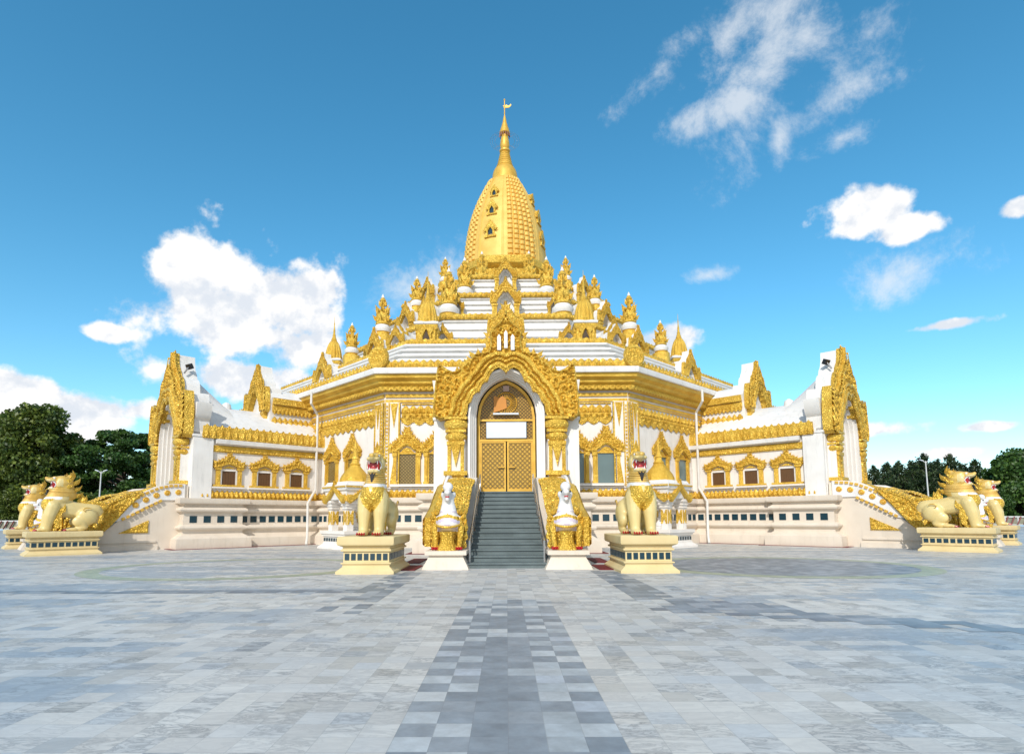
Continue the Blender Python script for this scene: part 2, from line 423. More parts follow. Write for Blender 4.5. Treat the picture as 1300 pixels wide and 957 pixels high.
LEAF = [(-.30, 0), (-.44, .22), (-.36, .42), (-.20, .55), (-.14, .72), (.06, 1.0), (.12, .74), (.24, .58), (.40, .42), (.46, .2), (.30, 0)]
def leaf(mb, x, z, s, ang=0, d=.1, y=0, flip=1, w=.7):
    """a flame-like crocket standing on an edge; puffed in the middle"""
    n = len(LEAF); c, sn = math.cos(ang), math.sin(ang)
    def q(px, pz): px *= flip*s*w; pz *= s; return (x+px*c-pz*sn, z+px*sn+pz*c)
    ring = [q(*p) for p in LEAF]; mid = q(0, .4)
    vs = [(p[0], y, p[1]) for p in ring]+[(mid[0], y-d*.7, mid[1]), (mid[0], y+d*.7, mid[1])]
    fs = []
    for i in range(n):
        a, b = i, (i+1) % n
        fs += [(a, b, n), (b, a, n+1)] if flip > 0 else [(b, a, n), (a, b, n+1)]
    mb.add(vs, fs)
def crockets(mb, pts, s0, s1, gap, y, d=.1, lean=.55):
    """flames along an outline on its right half (x>=0), mirrored"""
    P = [Vector(p) for p in pts]; tot = sum((P[i+1]-P[i]).length for i in range(len(P)-1)); pos = gap*.3
    while pos < tot:
        t = pos
        for i in range(len(P)-1):
            L = (P[i+1]-P[i]).length
            if t <= L: break
            t -= L
        dr = (P[i+1]-P[i])
        if dr.length < 1e-6: pos += gap; continue
        dr.normalize(); p = P[i]+dr*t; nrm = Vector((-dr.y, dr.x))
        if nrm.x < 0: nrm = -nrm
        a = math.atan2(-nrm.x, nrm.y)*lean
        s = s0+(s1-s0)*pos/tot
        leaf(mb, p.x, p.y-.03, s, a, d, y, 1); leaf(mb, -p.x, p.y-.03, s, -a, d, y, -1)
        pos += gap
def mirror(pts):
    """right half outline from the axis outward -> closed loop"""
    return [(x, z) for x, z in pts] + [(-x, z) for x, z in reversed(pts) if abs(x) > 1e-6]

def petal_row(mb, x0, x1, z, h, n, d=.06, up=1, y=0, second=True, back=.68):
    """a row of pointed lotus petals standing (up=1) or hanging (up=-1)"""
    w = (x1-x0)/n
    shape = [(-.48, 0), (-.50, .35), (-.47, .62), (-.26, .86), (0, 1), (.26, .86), (.47, .62), (.50, .35), (.48, 0)]
    if up > 0 and back: mb.box(x0, x1, y-.006, y+.05, z, z+h*back)
    sh2 = [(p[0]*.5, p[1]*.62) for p in shape]
    for i in range(n):
        cx = x0+(i+.5)*w
        for k, (S, dd, hh) in enumerate(((shape, d, 1), (sh2, d*1.7, 1))):
            vs = [(cx+p[0]*w, y-(0 if k == 0 else d*.55), z+up*p[1]*h) for p in S]+[(cx, y-dd, z+up*.42*h*(1 if k == 0 else .62))]
            m_ = len(S); fs = []
            for j in range(m_):
                a, b = j, (j+1) % m_
                fs.append((a, b, m_) if up < 0 else (b, a, m_))
            mb.add(vs, fs)
    if second:
        for i in range(n+1):
            cx = x0+i*w
            vs = [(cx-.16*w, y+.004, z), (cx, y+.004, z+up*h*.8), (cx+.16*w, y+.004, z), (cx, y-d*.6, z+up*h*.2)]
            fs = [(1, 0, 3), (2, 1, 3)] if up > 0 else [(0, 1, 3), (1, 2, 3)]
            mb.add(vs, fs)

# ------------------------------------------------------------------ plan polygons
HX, HD = 4.34, 13.7
OCT = [(HX, -HD), (HD, -HX), (HD, HX), (HX, HD), (-HX, HD), (-HD, HX), (-HD, -HX), (-HX, -HD)]   # counter-clockwise
DA = (HX+HD)/math.sqrt(2)      # apothem of the diagonal faces
DIAG = (HD-HX)/math.sqrt(2)    # half length of a diagonal face
def offs(poly, d):
    n = len(poly); out = []
    for i in range(n):
        p0, p1, p2 = Vector(poly[i-1]), Vector(poly[i]), Vector(poly[(i+1) % n])
        e0 = (p1-p0).normalized(); e1 = (p2-p1).normalized()
        n0 = Vector((e0.y, -e0.x)); n1 = Vector((e1.y, -e1.x))
        b = (n0+n1); k = d/(1+n0.dot(n1)); out.append((p1.x+b.x*k, p1.y+b.y*k))
    return out
def scale_poly(poly, s): return [(x*s, y*s) for x, y in poly]
def sweep(mb, poly, prof, cap_top=False, cap_bot=False, mat=None):
    n = len(poly); vs = []; fs = []
    for o, z in prof: vs += [(x, y, z) for x, y in offs(poly, o)]
    for j in range(len(prof)-1):
        for i in range(n):
            a = j*n+i; b = j*n+(i+1) % n; fs.append((a, b, b+n, a+n))
    if cap_top: fs.append(tuple(range((len(prof)-1)*n, len(prof)*n)))
    if cap_bot: fs.append(tuple(range(n-1, -1, -1)))
    mb.add(vs, fs, mat)

# ================================================================== PAGODA
pg = thing('pagoda', 'huge white and gold octagonal pagoda rising in tiers to a gilded bell and spire', 'pagoda', (0, CY, 0))
BASE = [(.42, 0), (.42, .12), (.40, .34), (.26, .44), (.17, .50), (.17, .58), (.20, .62), (.28, .66), (.30, .71), (.28, .76), (.20, .80), (.16, .82), (.16, 1.20), (.20, 1.23), (.28, 1.27), (.30, 1.32), (.28, 1.37), (.20, 1.42), (.17, 1.46), (.17, 1.50), (.32, 1.54), (.34, 1.58), (.34, 1.72), (-.5, 1.72)]
mb = MB(); sweep(mb, OCT, BASE); mb.build('base', M['cream'], pg)
def vents(name, x0, x1, y, parent, loc, rz, z=1.0, step=.36, s=.115):
    mb = MB(); n = int((x1-x0)/step); 
    for i in range(n):
        cx = x0+(i+.5)*(x1-x0)/n
        mb.box(cx-s, cx+s, y-.012, y+.05, z-s, z+s)
    return mb.build(name, M['tile'], parent, loc, rz, 0)
vents('base_tiles', -HX, HX, -.16, pg, (0, -HD, 0), 0)
for sg in (-1, 1):
    a = sg*PI/4; vents('base_tiles', -DIAG, DIAG, -.16, pg, (DA*math.sin(a), -DA*math.cos(a), 0), a)
# walls
mb = MB(); sweep(mb, OCT, [(0, 1.70), (0, 5.62)]); mb.build('wall', M['white'], pg)
# main cornice
mb = MB(); sweep(mb, OCT, [(0.01, 5.50), (.06, 5.50), (.10, 5.56), (.22, 5.60), (.24, 5.66), (.38, 5.74), (.40, 5.82), (.54, 5.90), (.56, 6.03), (.0, 6.03)]); mb.build('cornice', M['gold_fine'], pg)
mb = MB(); sweep(mb, OCT, [(.40, 6.03), (.64, 6.035), (.66, 6.10), (.66, 6.22), (.60, 6.25), (-.9, 6.25)]); mb.build('cornice_ledge', M['roof'], pg)
def face_frames():
    yield 0, HX, (0, -HD)
    for sg in (-1, 1):
        a = sg*PI/4; yield a, DIAG, (DA*math.sin(a), -DA*math.cos(a))
def in_wing(sg, x0, x1): return [(x0, x1)]
for a, hw, (fx, fy) in face_frames():
    L = (fx, fy, 0)
    # parapet: standing petals on the ledge
    mb = MB(); W = hw+.2; n = int(2*W/.25)
    mb.box(-W, W, -.46, -.34, 6.25, 6.42); petal_row(mb, -W, W, 6.27, .30, n, .06, 1, -.47)
    mb.build('parapet', M['gold'], pg, L, a)
    # upper wall bands
    mb = MB()
    mb.box(-hw+.02, hw-.02, -.06, .05, 5.30, 5.42); mb.box(-hw+.02, hw-.02, -.04, .05, 5.12, 5.22)
    petal_row(mb, -hw-.15, hw+.15, 5.66, .17, int(2*hw/.2), .05, -1, -.25, False)
    mb.build('band', M['gold_fine'], pg, L, a)
    mb = MB(); W = hw-.62
    lp = [(-W, 4.72), (W, 4.72), (W, 5.08), (-W, 5.08)]
    mb.box(-W, W, -.05, .05, 5.03, 5.08); petal_row(mb, -W, W, 4.70, .31, int(2*W/.26), .07, 1, -.02, True, 0)
    mb.box(-W, W, -.07, .05, 4.62, 4.70)
    n = int(2*W/.40); petal_row(mb, -W, W, 4.62, .34, n, .08, -1, -.03)
    n2 = n*2; petal_row(mb, -W, W, 4.66, .14, n2, .09, -1, -.05, False)
    mb.build('frieze', M['gold'], pg, L, a)
    # lotus band at the foot of the wall
    mb = MB(); n = int(2*hw/.19)
    mb.box(-hw, hw, -.06, .05, 1.722, 1.78); petal_row(mb, -hw, hw, 1.76, .26, n, .07, 1, -.05)
    mb.build('lotus_band', M['gold'], pg, L, a)
    mb = MB(); mb.box(-hw, hw, -.05, .03, 2.04, 2.09); mb.build('band', M['white'], pg, L, a)
# corner pilasters
for (cx, cy), angs in (((HX, -HD), (0, PI/4)), ((-HX, -HD), (0, -PI/4))):
    for k, a in enumerate(angs):
        sgn = (-1 if cx > 0 else 1)*(1 if k == 0 else -1)     # direction from the corner along this face
        mbw = MB(); mbg = MB()
        f = lambda p, q: (min(sgn*p, sgn*q), max(sgn*p, sgn*q))
        x0, x1 = f(0.004, .56); mbw.box(x0, x1, -.05, .02, 2.09, 5.12)
        for p, q in ((.0, .05), (.14, .19), (.50, .56)):
            x0, x1 = f(p+.004, q); mbg.box(x0, x1, -.085, .0, 2.1, 5.1)
        # beads between the strips
        for i in range(22):
            cz = 2.2+i*.13; x0, x1 = f(.07, .12); mbg.box(x0, x1, -.08, 0, cz, cz+.07)
        c = sgn*.345
        for lp in ([(c-.13, 5.08), (c, 4.2), (c+.13, 5.08)], [(c-.13, 2.12), (c+.13, 2.12), (c, 3.0)], [(c, 3.25), (c+.12, 3.5), (c, 3.75), (c-.12, 3.5)]):
            mbg.prism(lp, 0, -.08); carve(mbg, lp, -.08, .03, .09, .03)
        mbw.build('pilaster', M['white'], pg, (cx, cy, 0), a); mbg.build('pilaster_carving', M['gold'], pg, (cx, cy, 0), a)
    # round medallion on the cornice corner
    mb = MB(); circ = [(.40*math.cos(t*PI/12), .40*math.sin(t*PI/12)) for t in range(24)]
    mb.prism([(x, z+.38) for x, z in circ], .06, -.06); carve(mb, [(x*.95, z*.95+.38) for x, z in circ], -.06, .05, .16, .03)
    an = angs[1]/2
    mb.box(-.2, .2, -.08, .08, 0, .2)
    mb.build('medallion', M['gold'], pg, (cx*1.035, cy*1.035, 6.25), an)

# windows --------------------------------------------------------------
def window_a(parent, loc, rz, pane='grille_win', proto=[]):
    """tall window with a flame pediment"""
    mb = MB(); g, hgt = .31, 1.06
    for s in (-1, 1):
        for (p, q, d) in ((g, g+.04, -.05), (g+.05, g+.17, -.09)):
            x0, x1 = sorted((s*p, s*q)); mb.box(x0, x1, d, .02, 0, hgt)
        x0, x1 = sorted((s*(g+.03), s*(g+.20))); mb.box(x0, x1, -.12, .02, hgt-.08, hgt+.04); mb.box(x0, x1, -.12, .02, 0, .08)
        x0, x1 = sorted((s*(g+.085), s*(g+.135)))
        lp = [(x0, .45), ((x0+x1)/2, .3), (x1, .45), ((x0+x1)/2, .6)]; mb.prism(lp, -.08, -.115)
    mb.box(-g-.06, g+.06, -.07, .02, hgt, hgt+.05)
    w = mb.build('window', M['gold_fine'], parent, loc, rz)
    mb = MB(); mb.box(-g, g, -.02, .01, .01, hgt); mb.build('pane', M[pane], w)
    mb = MB(); mb.box(-g-.26, g+.26, -.16, .02, -.09, -.005); mb.build('sill', M['white'], w)
    half = [(0, 2.02), (.05, 1.90), (.13, 1.80), (.17, 1.70), (.26, 1.66), (.34, 1.56), (.44, 1.50), (.52, 1.42), (.60, 1.40), (.64, 1.30), (.60, 1.20), (.63, 1.12), (.52, 1.10), (.34, 1.10), (.30, 1.18), (.20, 1.22), (.14, 1.30), (0, 1.36)]
    lp = mirror(half); mb = MB(); mb.prism(lp, .02, -.09); carve(mb, lp, -.09, .06, .17, .028, seed=5)
    crockets(mb, half[:11], .17, .11, .105, -.06, .06, .7)
    fill = mirror([(0, 1.30), (.13, 1.26), (.2, 1.17), (.28, 1.1)]); mb.prism(fill, .01, -.035)
    mb.build('pediment', M['gold'], w)
    return w
def window_b(parent, loc, rz):
    """small wing window with brown shutter"""
    mb = MB(); g, hgt = .24, .52
    for s in (-1, 1):
        x0, x1 = sorted((s*(g+.06), s*(g+.21))); mb.box(x0, x1, -.08, .02, 0, hgt+.02)
        x0, x1 = sorted((s*(g+.11), s*(g+.16))); mb.prism([(x0, .25), ((x0+x1)/2, .12), (x1, .25), ((x0+x1)/2, .38)], -.07, -.10)
        x0, x1 = sorted((s*(g+.03), s*(g+.26))); mb.box(x0, x1, -.11, .02, hgt+.02, hgt+.09)
    mb.box(-.54, .54, -.12, .02, -.07, 0)
    w = mb.build('window', M['gold_fine'], parent, loc, rz)
    mb = MB()
    for s in (-1, 1):
        x0, x1 = sorted((s*g, s*(g+.055))); mb.box(x0, x1, -.05, .02, 0, hgt+.02)
    mb.box(-g, g, -.05, .02, hgt-.02, hgt+.04); mb.box(-.58, .58, -.15, .02, -.13, -.075); mb.build('frame', M['white'], w)
    mb = MB(); mb.box(-g, g, -.02, .01, .0, hgt)
    for i in range(5):
        x = -g+.02+i*.095; mb.box(x, x+.012, -.03, -.02, .01, hgt-.02)
    mb.build('shutter', M['brown'], w)
    half = [(0, 1.16), (.05, 1.06), (.14, 1.0), (.20, .92), (.32, .90), (.40, .84), (.50, .86), (.56, .78), (.52, .68), (.54, .60), (.30, .60), (.22, .66), (0, .74)]
    lp = mirror(half); mb = MB(); mb.prism(lp, .02, -.10); carve(mb, lp, -.10, .06, .15, .028, seed=9)
    crockets(mb, half[:9], .12, .10, .09, -.07, .05, .8); mb.prism(mirror([(0, .70), (.24, .6)]), .01, -.04)
    mb.build('pediment', M['gold'], w)
    return w
wa = {}
def put_win(key, fn, x, z, fl, a, **k):
    lx = fl[0]+x*math.cos(a); ly = fl[1]+x*math.sin(a)
    if key not in wa: wa[key] = fn(pg, (lx, ly, z), a, **k); return
    c = copy_tree(wa[key], pg); c.location = (lx, ly, z); c.rotation_euler = (0, 0, a)
for x, pn in ((-3.52, 'grille_win'), (-2.42, 'grille_win'), (2.42, 'pane_teal'), (3.52, 'pane_teal')):
    put_win('a'+pn, window_a, x, 2.20, (0, -HD), 0, pane=pn)
for sg in (-1, 1):
    a = sg*PI/4; fl = (DA*math.sin(a), -DA*math.cos(a))
    for x in (2.95, 4.5): put_win('ateal' if sg > 0 else 'agrille_win', window_a, -sg*x, 2.20, fl, a, pane='pane_teal' if sg > 0 else 'grille_win')

# roof tiers --------------------------------------------------------------
def tier(s0, z0, s1, z1, n, first=False):
    mb = MB(); P = []
    for i in range(n):
        t0, t1 = i/n, (i+1)/n; sa = s0+(s1-s0)*t0; sb = s0+(s1-s0)*t1; za = z0+(z1-z0)*t0; zb = z0+(z1-z0)*t1
        P += [(sa, za), (sa-.15*(sa-sb), zb-.30*(zb-za)), (sa+.006, zb-.24*(zb-za)), (sa+.006, zb-.04*(zb-za)), (sb, zb)]
    vs = []; fs = []; m_ = 8
    for s, z in P: vs += [(x*s, y*s, z) for x, y in OCT]
    for j in range(len(P)-1):
        for i in range(m_): a = j*m_+i; b = j*m_+(i+1) % m_; fs.append((a, b, b+m_, a+m_))
    mb.add(vs, fs); mb.build('roof_tier', M['roof'], pg)
def tier_band(s, z, h, s_in):
    mb = MB(); P = scale_poly(OCT, s)
    sweep(mb, P, [(-.1, z-.02), (.08, z), (.10, z+.04), (.10, z+h-.05), (.06, z+h), (-.05, z+h)])
    for a, hw, (fx, fy) in face_frames():
        m_ = Tr(fx*s, fy*s, 0) @ Rz(a); mb.m = m_; W = hw*s+.03; n = int(2*W/.26)
        petal_row(mb, -W, W, z+.03, h, n, .05, 1, -.10)
        mb.m = I4
    mb.build('roof_band', M['gold'], pg)
    mb = MB(); Q = [(x*s, y*s, z+h-.06) for x, y in OCT]+[(x*s_in, y*s_in, z+h-.02) for x, y in OCT]
    mb.add(Q, [(i, (i+1) % 8, (i+1) % 8+8, i+8) for i in range(8)]); mb.build('terrace', M['roof'], pg)
def dark_row(s, z, sk=.16):
    for a, hw, (fx, fy) in face_frames():
        mb = MB(); W = hw*s-.1; n = int(2*W/.42)
        for i in range(n):
            cx = -W+(i+.5)*2*W/n; mb.box(cx-.13, cx+.13, -.02, .05, z, z+.12)
        mb.build('tier_tiles', M['black'], pg, (fx*s, fy*s, 0), a, 0)
tier(.985, 6.25, .865, 7.72, 5); tier_band(.87, 7.72, .26, .66)
tier(.66, 7.95, .635, 9.86, 5); tier_band(.645, 9.86, .24, .54)
tier(.55, 10.05, .525, 11.46, 5); tier_band(.535, 11.46, .22, .44); dark_row(.554, 10.22)
tier(.445, 11.65, .42, 12.98, 4); tier_band(.43, 12.98, .22, .1); dark_row(.448, 11.80)
# gilded base under the bell
mb = MB(); P8 = [(2.8*math.cos(PI/8+i*PI/4), 2.8*math.sin(PI/8+i*PI/4)) for i in range(8)]
sweep(mb, P8, [(.25, 13.15), (.25, 13.5), (.05, 13.6), (.05, 14.1), (.2, 14.2), (.2, 14.45), (-.1, 14.55), (-.12, 15.1), (.05, 15.2), (.20, 15.3), (.24, 15.5), (.20, 15.72), (.0, 15.76)], True)
mb.build('bell_base', M['gold'], pg)
# bell
BP = [(2.42, 15.6), (2.41, 16.2), (2.36, 16.9), (2.28, 17.6), (2.17, 18.3), (2.04, 18.9), (1.87, 19.5), (1.65, 20.1), (1.38, 20.7), (1.14, 21.2), (.98, 21.5), (.92, 21.62), (.80, 21.66)]
def bell_r(z):
    for (r0, z0), (r1, z1) in zip(BP, BP[1:]):
        if z <= z1: return r0+(r1-r0)*(z-z0)/(z1-z0)
    return BP[-1][0]
mb = MB(); SEG = 360; NZ = 190; vs = []; fs = []
PAN = [R(-90-21+90*k) for k in range(4)]
for j in range(NZ+1):
    z = 15.6+(21.6-15.6)*j/NZ; r0 = bell_r(z); t = (z-15.6)/6.0
    for i in range(SEG):
        a = 2*PI*i/SEG
        dmin = min(abs((a-p+PI) % (2*PI)-PI) for p in PAN)
        r = r0
        if dmin < .33:      # smooth panel
            r += .05 if dmin < .28 else .12
        elif dmin < .42: r += .10
        else:
            q = (dmin-.42)/(PI/4-.42)*2.5       # five columns of bosses between the panels
            cu = abs((q % 1)-.5)*2; v = (t*19) % 1
            b = (1-cu**3)*(1 if .18 < v < .86 else 0)*(.55+.45*v) if cu < .86 else 0
            r += .02+.17*b
        vs.append((r*math.cos(a), r*math.sin(a), z))
for j in range(NZ):
    for i in range(SEG):
        a = j*SEG+i; b = j*SEG+(i+1) % SEG; fs.append((a, b, b+SEG, a+SEG))
fs.append(tuple(range(NZ*SEG, (NZ+1)*SEG)))
mb.add(vs, fs); bell = mb.build('bell', paint('gilt_bell', (.82, .54, .13), (.72, .43, .08), rough=.55, metal=.1, scale=1.5, bump=.35, bscale=9), pg, smooth=50)
for p in PAN:
    for (z, s) in ((17.15, 1.0), (18.6, .9), (19.9, .72)):
        r = bell_r(z)+.02; rr = p+PI/2
        mb = MB(); half = [(0, .95), (.08, .78), (.2, .68), (.3, .5), (.4, .42), (.36, .3), (.26, .32), (.24, 0), (.15, 0), (.15, .3), (0, .52)]
        half = [(x*s, q*s) for x, q in half]
        mb.prism(mirror(half), .25, -.09); crockets(mb, half[:6], .14*s, .10*s, .11, -.05, .04, .8)
        mb.box(-.36*s, .36*s, -.12, .2, -.10*s, 0)
        d = mb.build('niche', M['gold'], pg, (r*math.cos(p), r*math.sin(p), z), rr)
        mb = MB(); mb.prism(mirror([(0, .5*s), (.14*s, .3*s), (.14*s, 0)]), .1, -.02); mb.build('niche_opening', M['tile'], d)
# spire
mb = MB()
mb.lathe([(1.02, 21.55), (.86, 21.62), (.84, 21.75), (.80, 21.9), (.76, 22.2), (.70, 22.4), (.62, 22.55), (.50, 22.68), (.53, 22.74), (.44, 22.82)] +
         sum([[(.44-.035*i, 22.84+.16*i), (.47-.035*i, 22.90+.16*i), (.43-.035*i, 22.97+.16*i)] for i in range(5)], []) +
         [(.24, 23.66), (.33, 23.74), (.33, 23.82), (.22, 23.9), (.27, 24.0), (.30, 24.2), (.26, 24.5), (.20, 24.8), (.17, 25.0)], 32)
spire = mb.build('spire', M['gold_smooth'], pg)
mb = MB(); mb.lathe([(.30, 24.92), (.34, 24.96), (.30, 25.04), (.31, 25.1), (.26, 25.2), (.26, 25.28), (.20, 25.4), (.20, 25.48), (.13, 25.7), (.11, 25.85), (.05, 26.15), (.03, 26.2), (.03, 27.2)], 20)
for k in range(3): mb.ball((0, 0, 26.35+.22*k), .05)
hti = mb.build('umbrella_finial', M['gold_smooth'], pg)
mb = MB()
for k in range(14):
    a = 2*PI*k/14; mb.box(.31*math.cos(a)-.02, .31*math.cos(a)+.02, .31*math.sin(a)-.02, .31*math.sin(a)+.02, 24.72, 24.93)
mb.build('bell_fringe', M['maroon'], hti)
mb = MB(); vane = [(-.05, -.05), (.28, -.04), (.42, .10), (.40, .22), (.32, .12), (.22, .08), (.12, .16), (.03, .10), (-.10, .10), (-.05, .02)]
mb.prism(vane, .02, -.02); mb.ball((0, 0, .5), .055)
mb.build('vane', M['gold_smooth'], hti, (0, 0, 26.75))
mb = MB()
for rr in (.62, .78, .92):
    mb.tube([(rr*math.cos(t*2*PI/40), 0, 24.45+rr*.75*math.sin(t*2*PI/40)) for t in range(41)], .007, 4)
for k in range(4):
    a = PI/4+k*PI/2; mb.tube([(.2*math.cos(a), 0, 24.45+.2*math.sin(a)), (.92*math.cos(a), 0, 24.45+.69*math.sin(a))], .008, 4)
mb.build('wire_halo', M['steel'], hti)

# gables --------------------------------------------------------------
GO_SIDE = [(0, 3.42), (.05, 3.10), (.13, 2.90), (.24, 2.76), (.36, 2.66), (.46, 2.46), (.62, 2.40), (.74, 2.30), (.84, 2.12), (.90, 1.86), (1.08, 1.74), (1.20, 1.56), (1.36, 1.50), (1.48, 1.42), (1.58, 1.44), (1.70, 1.54), (1.84, 1.60), (1.94, 1.66), (2.02, 1.50), (2.06, 1.28), (2.10, 1.02), (2.13, .70), (2.16, .35), (2.12, .08), (1.98, -.03), (1.80, 0), (1.66, .04)]
GO_FRONT = [(0, 3.46), (.06, 3.14), (.16, 2.95), (.26, 2.84), (.40, 2.74), (.50, 2.58), (.46, 2.44), (.48, 2.20), (.52, 2.02), (.78, 1.98), (.98, 1.94), (1.06, 1.76), (1.24, 1.64), (1.42, 1.46), (1.58, 1.42), (1.72, 1.48), (1.86, 1.58), (2.02, 1.70), (2.04, 1.50), (2.07, 1.28), (2.10, 1.02), (2.13, .70), (2.16, .35), (2.12, .08), (1.98, -.03), (1.80, 0), (1.66, .04)]
GO = GO_SIDE
GI = [(1.26, .04), (1.18, .20), (1.16, .42), (1.06, .52), (1.00, .70), (.90, .80), (.80, .84), (.74, 1.02), (.64, 1.12), (.56, 1.14), (.50, 1.32), (.38, 1.48), (.22, 1.56), (.10, 1.50), (0, 1.40)]
def gable_front(k, kz, depth=.32, res=.028, cell=.26, seed=1, crk=True):
    out = [(x*k, z*kz) for x, z in GO]; inn = [(x*k, z*kz) for x, z in GI]
    loop = out+inn+[(-x, z) for x, z in reversed(inn[:-1])]+[(-x, z) for x, z in reversed(out[1:])]
    mb = MB(); mb.prism(loop, 0, -depth); carve(mb, loop, -depth, .12*min(1, k*1.3), cell*max(k, .45), max(res*max(k, .6), .022), seed=seed, ribbon=inn+[(-x, z) for x, z in reversed(inn[:-1])])
    if crk: crockets(mb, out[:16], .24*max(k, .45), .22*max(k, .45), .17*max(k, .4), -depth*.6, .08, .55)
    # rolled rim round the arch
    rim = inn+[(-x, z) for x, z in reversed(inn[:-1])]
    mb.tube([(x, -depth-.03, z) for x, z in rim], .045*max(k, .45), 6)
    return mb
Z_G = 3.90      # gable springing height
def arch_pts(w, z0, zs, za, n=9):
    """right half pointed arch, from the axis down to the foot"""
    H = za-zs; c = (H*H-w*w)/(2*w); P = []
    for i in range(n+1):
        t = i/n; t = 1-(1-t)**1.3; x = w*t; P.append((x, zs+math.sqrt(max(0, (w+c)**2-(x+c)**2))))
    P.append((w, z0)); return P

def entrance(a, d, detailed, lw=.85):
    global GO
    GO = GO_FRONT if detailed else GO_SIDE
    """arched portal with flame gable; a = heading, d = distance from the centre"""
    loc = (d*math.sin(a), -d*math.cos(a), 0)
    g = gable_front(1.0, 1.0).build('gable', M['gold'], pg, (loc[0], loc[1], Z_G), a)
    mb = MB()
    for x, w_, z0_, z1_ in ((-.20, .055, 2.02, 2.50), (.20, .055, 2.02, 2.50), (0, .05, 2.08, 2.62)):
        mb.prism([(x-w_, z0_), (x+w_, z0_), (x+w_, z1_-.08), (x, z1_), (x-w_, z1_-.08)], -.38, -.47)
    if detailed: mb.build('gable_panel', M['smooth_white'], pg, (loc[0], loc[1], Z_G), a)
    # white back of the gable
    out = [(x*.97, z*.985) for x, z in GO]
    mb = MB(); lp = mirror([(x, z) for x, z in GO[:20]]+[(1.95, .3)]); lp = [(x*.93, z*.985+Z_G) for x, z in lp]
    arch = mirror(arch_pts(lw+.22, 2.3, 4.2, 5.45)); 
    # back slab, with the arch cut
    h = [(x*.93, z*.985+Z_G) for x, z in GO[:20]]+[(2.0, Z_G+.2), (2.0, 1.72)]
    ar = arch_pts(lw+.28, 1.72, 4.1, 5.45)
    loop = h+list(reversed(ar))
    loop = loop+[(-x, z) for x, z in reversed(loop) if abs(x) > 1e-6]
    # split to avoid a degenerate ring: right and left halves
    for s in (1, -1):
        hp = [(s*x, z) for x, z in (h+list(reversed(ar)))]
        mb.prism(hp, .55, .003)
    mb.build('gable_back', M['roof'], pg, loc, a)
    # stepped white mouldings of the arch
    for i in range(4):
        w1 = lw+.28-.05*i; w0 = w1-.07; y0 = -.26+.13*i
        A = arch_pts(w1, 1.72, 4.1, 5.45-.045*i); B = arch_pts(w0, 1.72, 4.1, 5.45-.045*i-.075)
        mb = MB()
        for s in (1, -1): mb.prism([(s*x, z) for x, z in A]+[(s*x, z) for x, z in reversed(B)], y0+.3, y0)
        mb.build('arch_moulding', M['smooth_white'], pg, loc, a)
    # columns
    for s in (-1, 1):
        cx = s*1.48; mb = MB()
        def B(w, z0, z1, dd): mb.box(cx-w, cx+w, -dd, .1, z0, z1)
        B(.33, 1.72, 1.98, .42); B(.27, 1.98, 2.06, .36); B(.31, 2.06, 2.14, .40); B(.24, 2.14, 2.24, .34); B(.34, 2.24, 2.36, .43)
        for q in (-.19, .19): mb.box(cx+q-.05, cx+q+.05, -.33, .1, 2.36, 3.2)
        tri = [(cx-.15, 3.15), (cx, 2.5), (cx+.15, 3.15)]; mb.prism(tri, -.26, -.34); carve(mb, tri, -.34, .03, .1, .03)
        B(.26, 3.12, 3.24, .36); mb.lathe([(.24, 3.24), (.30, 3.30), (.33, 3.38), (.30, 3.46), (.25, 3.50)], 16, Tr(cx, -.16, 0) @ Sc(1, .8, 1))
        B(.30, 3.50, 3.58, .38); mb.lathe([(.26, 3.58), (.34, 3.64), (.37, 3.74), (.34, 3.84), (.28, 3.88)], 16, Tr(cx, -.16, 0) @ Sc(1, .8, 1)); B(.34, 3.88, 3.96, .40)
        lp = [(cx-.2, 2.5), (cx+.2, 2.5), (cx+.2, 3.1), (cx-.2, 3.1)]
        mb.build('column', M['gold'], pg, loc, a)
        mb = MB(); mb.box(cx-.27, cx+.27, -.26, .3, 1.75, 3.9); mb.build('column_core', M['white'], pg, loc, a)
    yb = .50
    # door frame, lunette and doors
    mb = MB(); A = arch_pts(lw+.03, 1.75, 4.05, 5.22); B2 = arch_pts(lw-.045, 1.75, 4.05, 5.12)
    for s in (1, -1): mb.prism([(s*x, z) for x, z in A]+[(s*x, z) for x, z in reversed(B2)], yb+.1, yb-.06)
    for z in (3.98, 3.36): mb.box(-lw+.04, lw-.04, yb-.05, yb+.1, z-.03, z+.03)
    mb.build('door_frame', M['gold_smooth'], pg, loc, a)
    mb = MB(); mb.prism(mirror([(x, z) for x, z in B2[:-1] if z > 4.0]+[(lw-.05, 4.0)]), yb+.06, yb+.02); lun = mb.build('lunette', M['grille_arch'], pg, loc, a)
    if detailed:
        mb = MB()
        for k in range(28):
            t = 2*PI*k/28; r0, r1 = .15, .31
            mb.tube([(r0*math.cos(t), yb-.01, 4.52+r0*math.sin(t)), (r1*math.cos(t), yb-.01, 4.52+r1*math.sin(t))], .012, 4)
        mb.tube([(.33*math.cos(t*PI/16), yb-.01, 4.52+.33*math.sin(t*PI/16)) for t in range(33)], .016, 4)
        mb.tube([(.14*math.cos(t*PI/16), yb-.01, 4.52+.14*math.sin(t*PI/16)) for t in range(33)], .012, 4)
        mb.build('sunburst', M['gold_smooth'], lun)
        mb = MB(); fl = [(-.38, 4.22), (-.12, 4.30), (.02, 4.36), (0, 4.62), (-.1, 4.74), (-.22, 4.68), (-.38, 4.74)]
        mb.prism(fl, yb-.02, yb-.05); mb.build('orange_panel', M['stripe'], lun)
        mb = MB(); mb.box(-.40, .38, yb-.16, yb, 4.14, 4.19); mb.build('lamp_bar', M['sign'], lun)
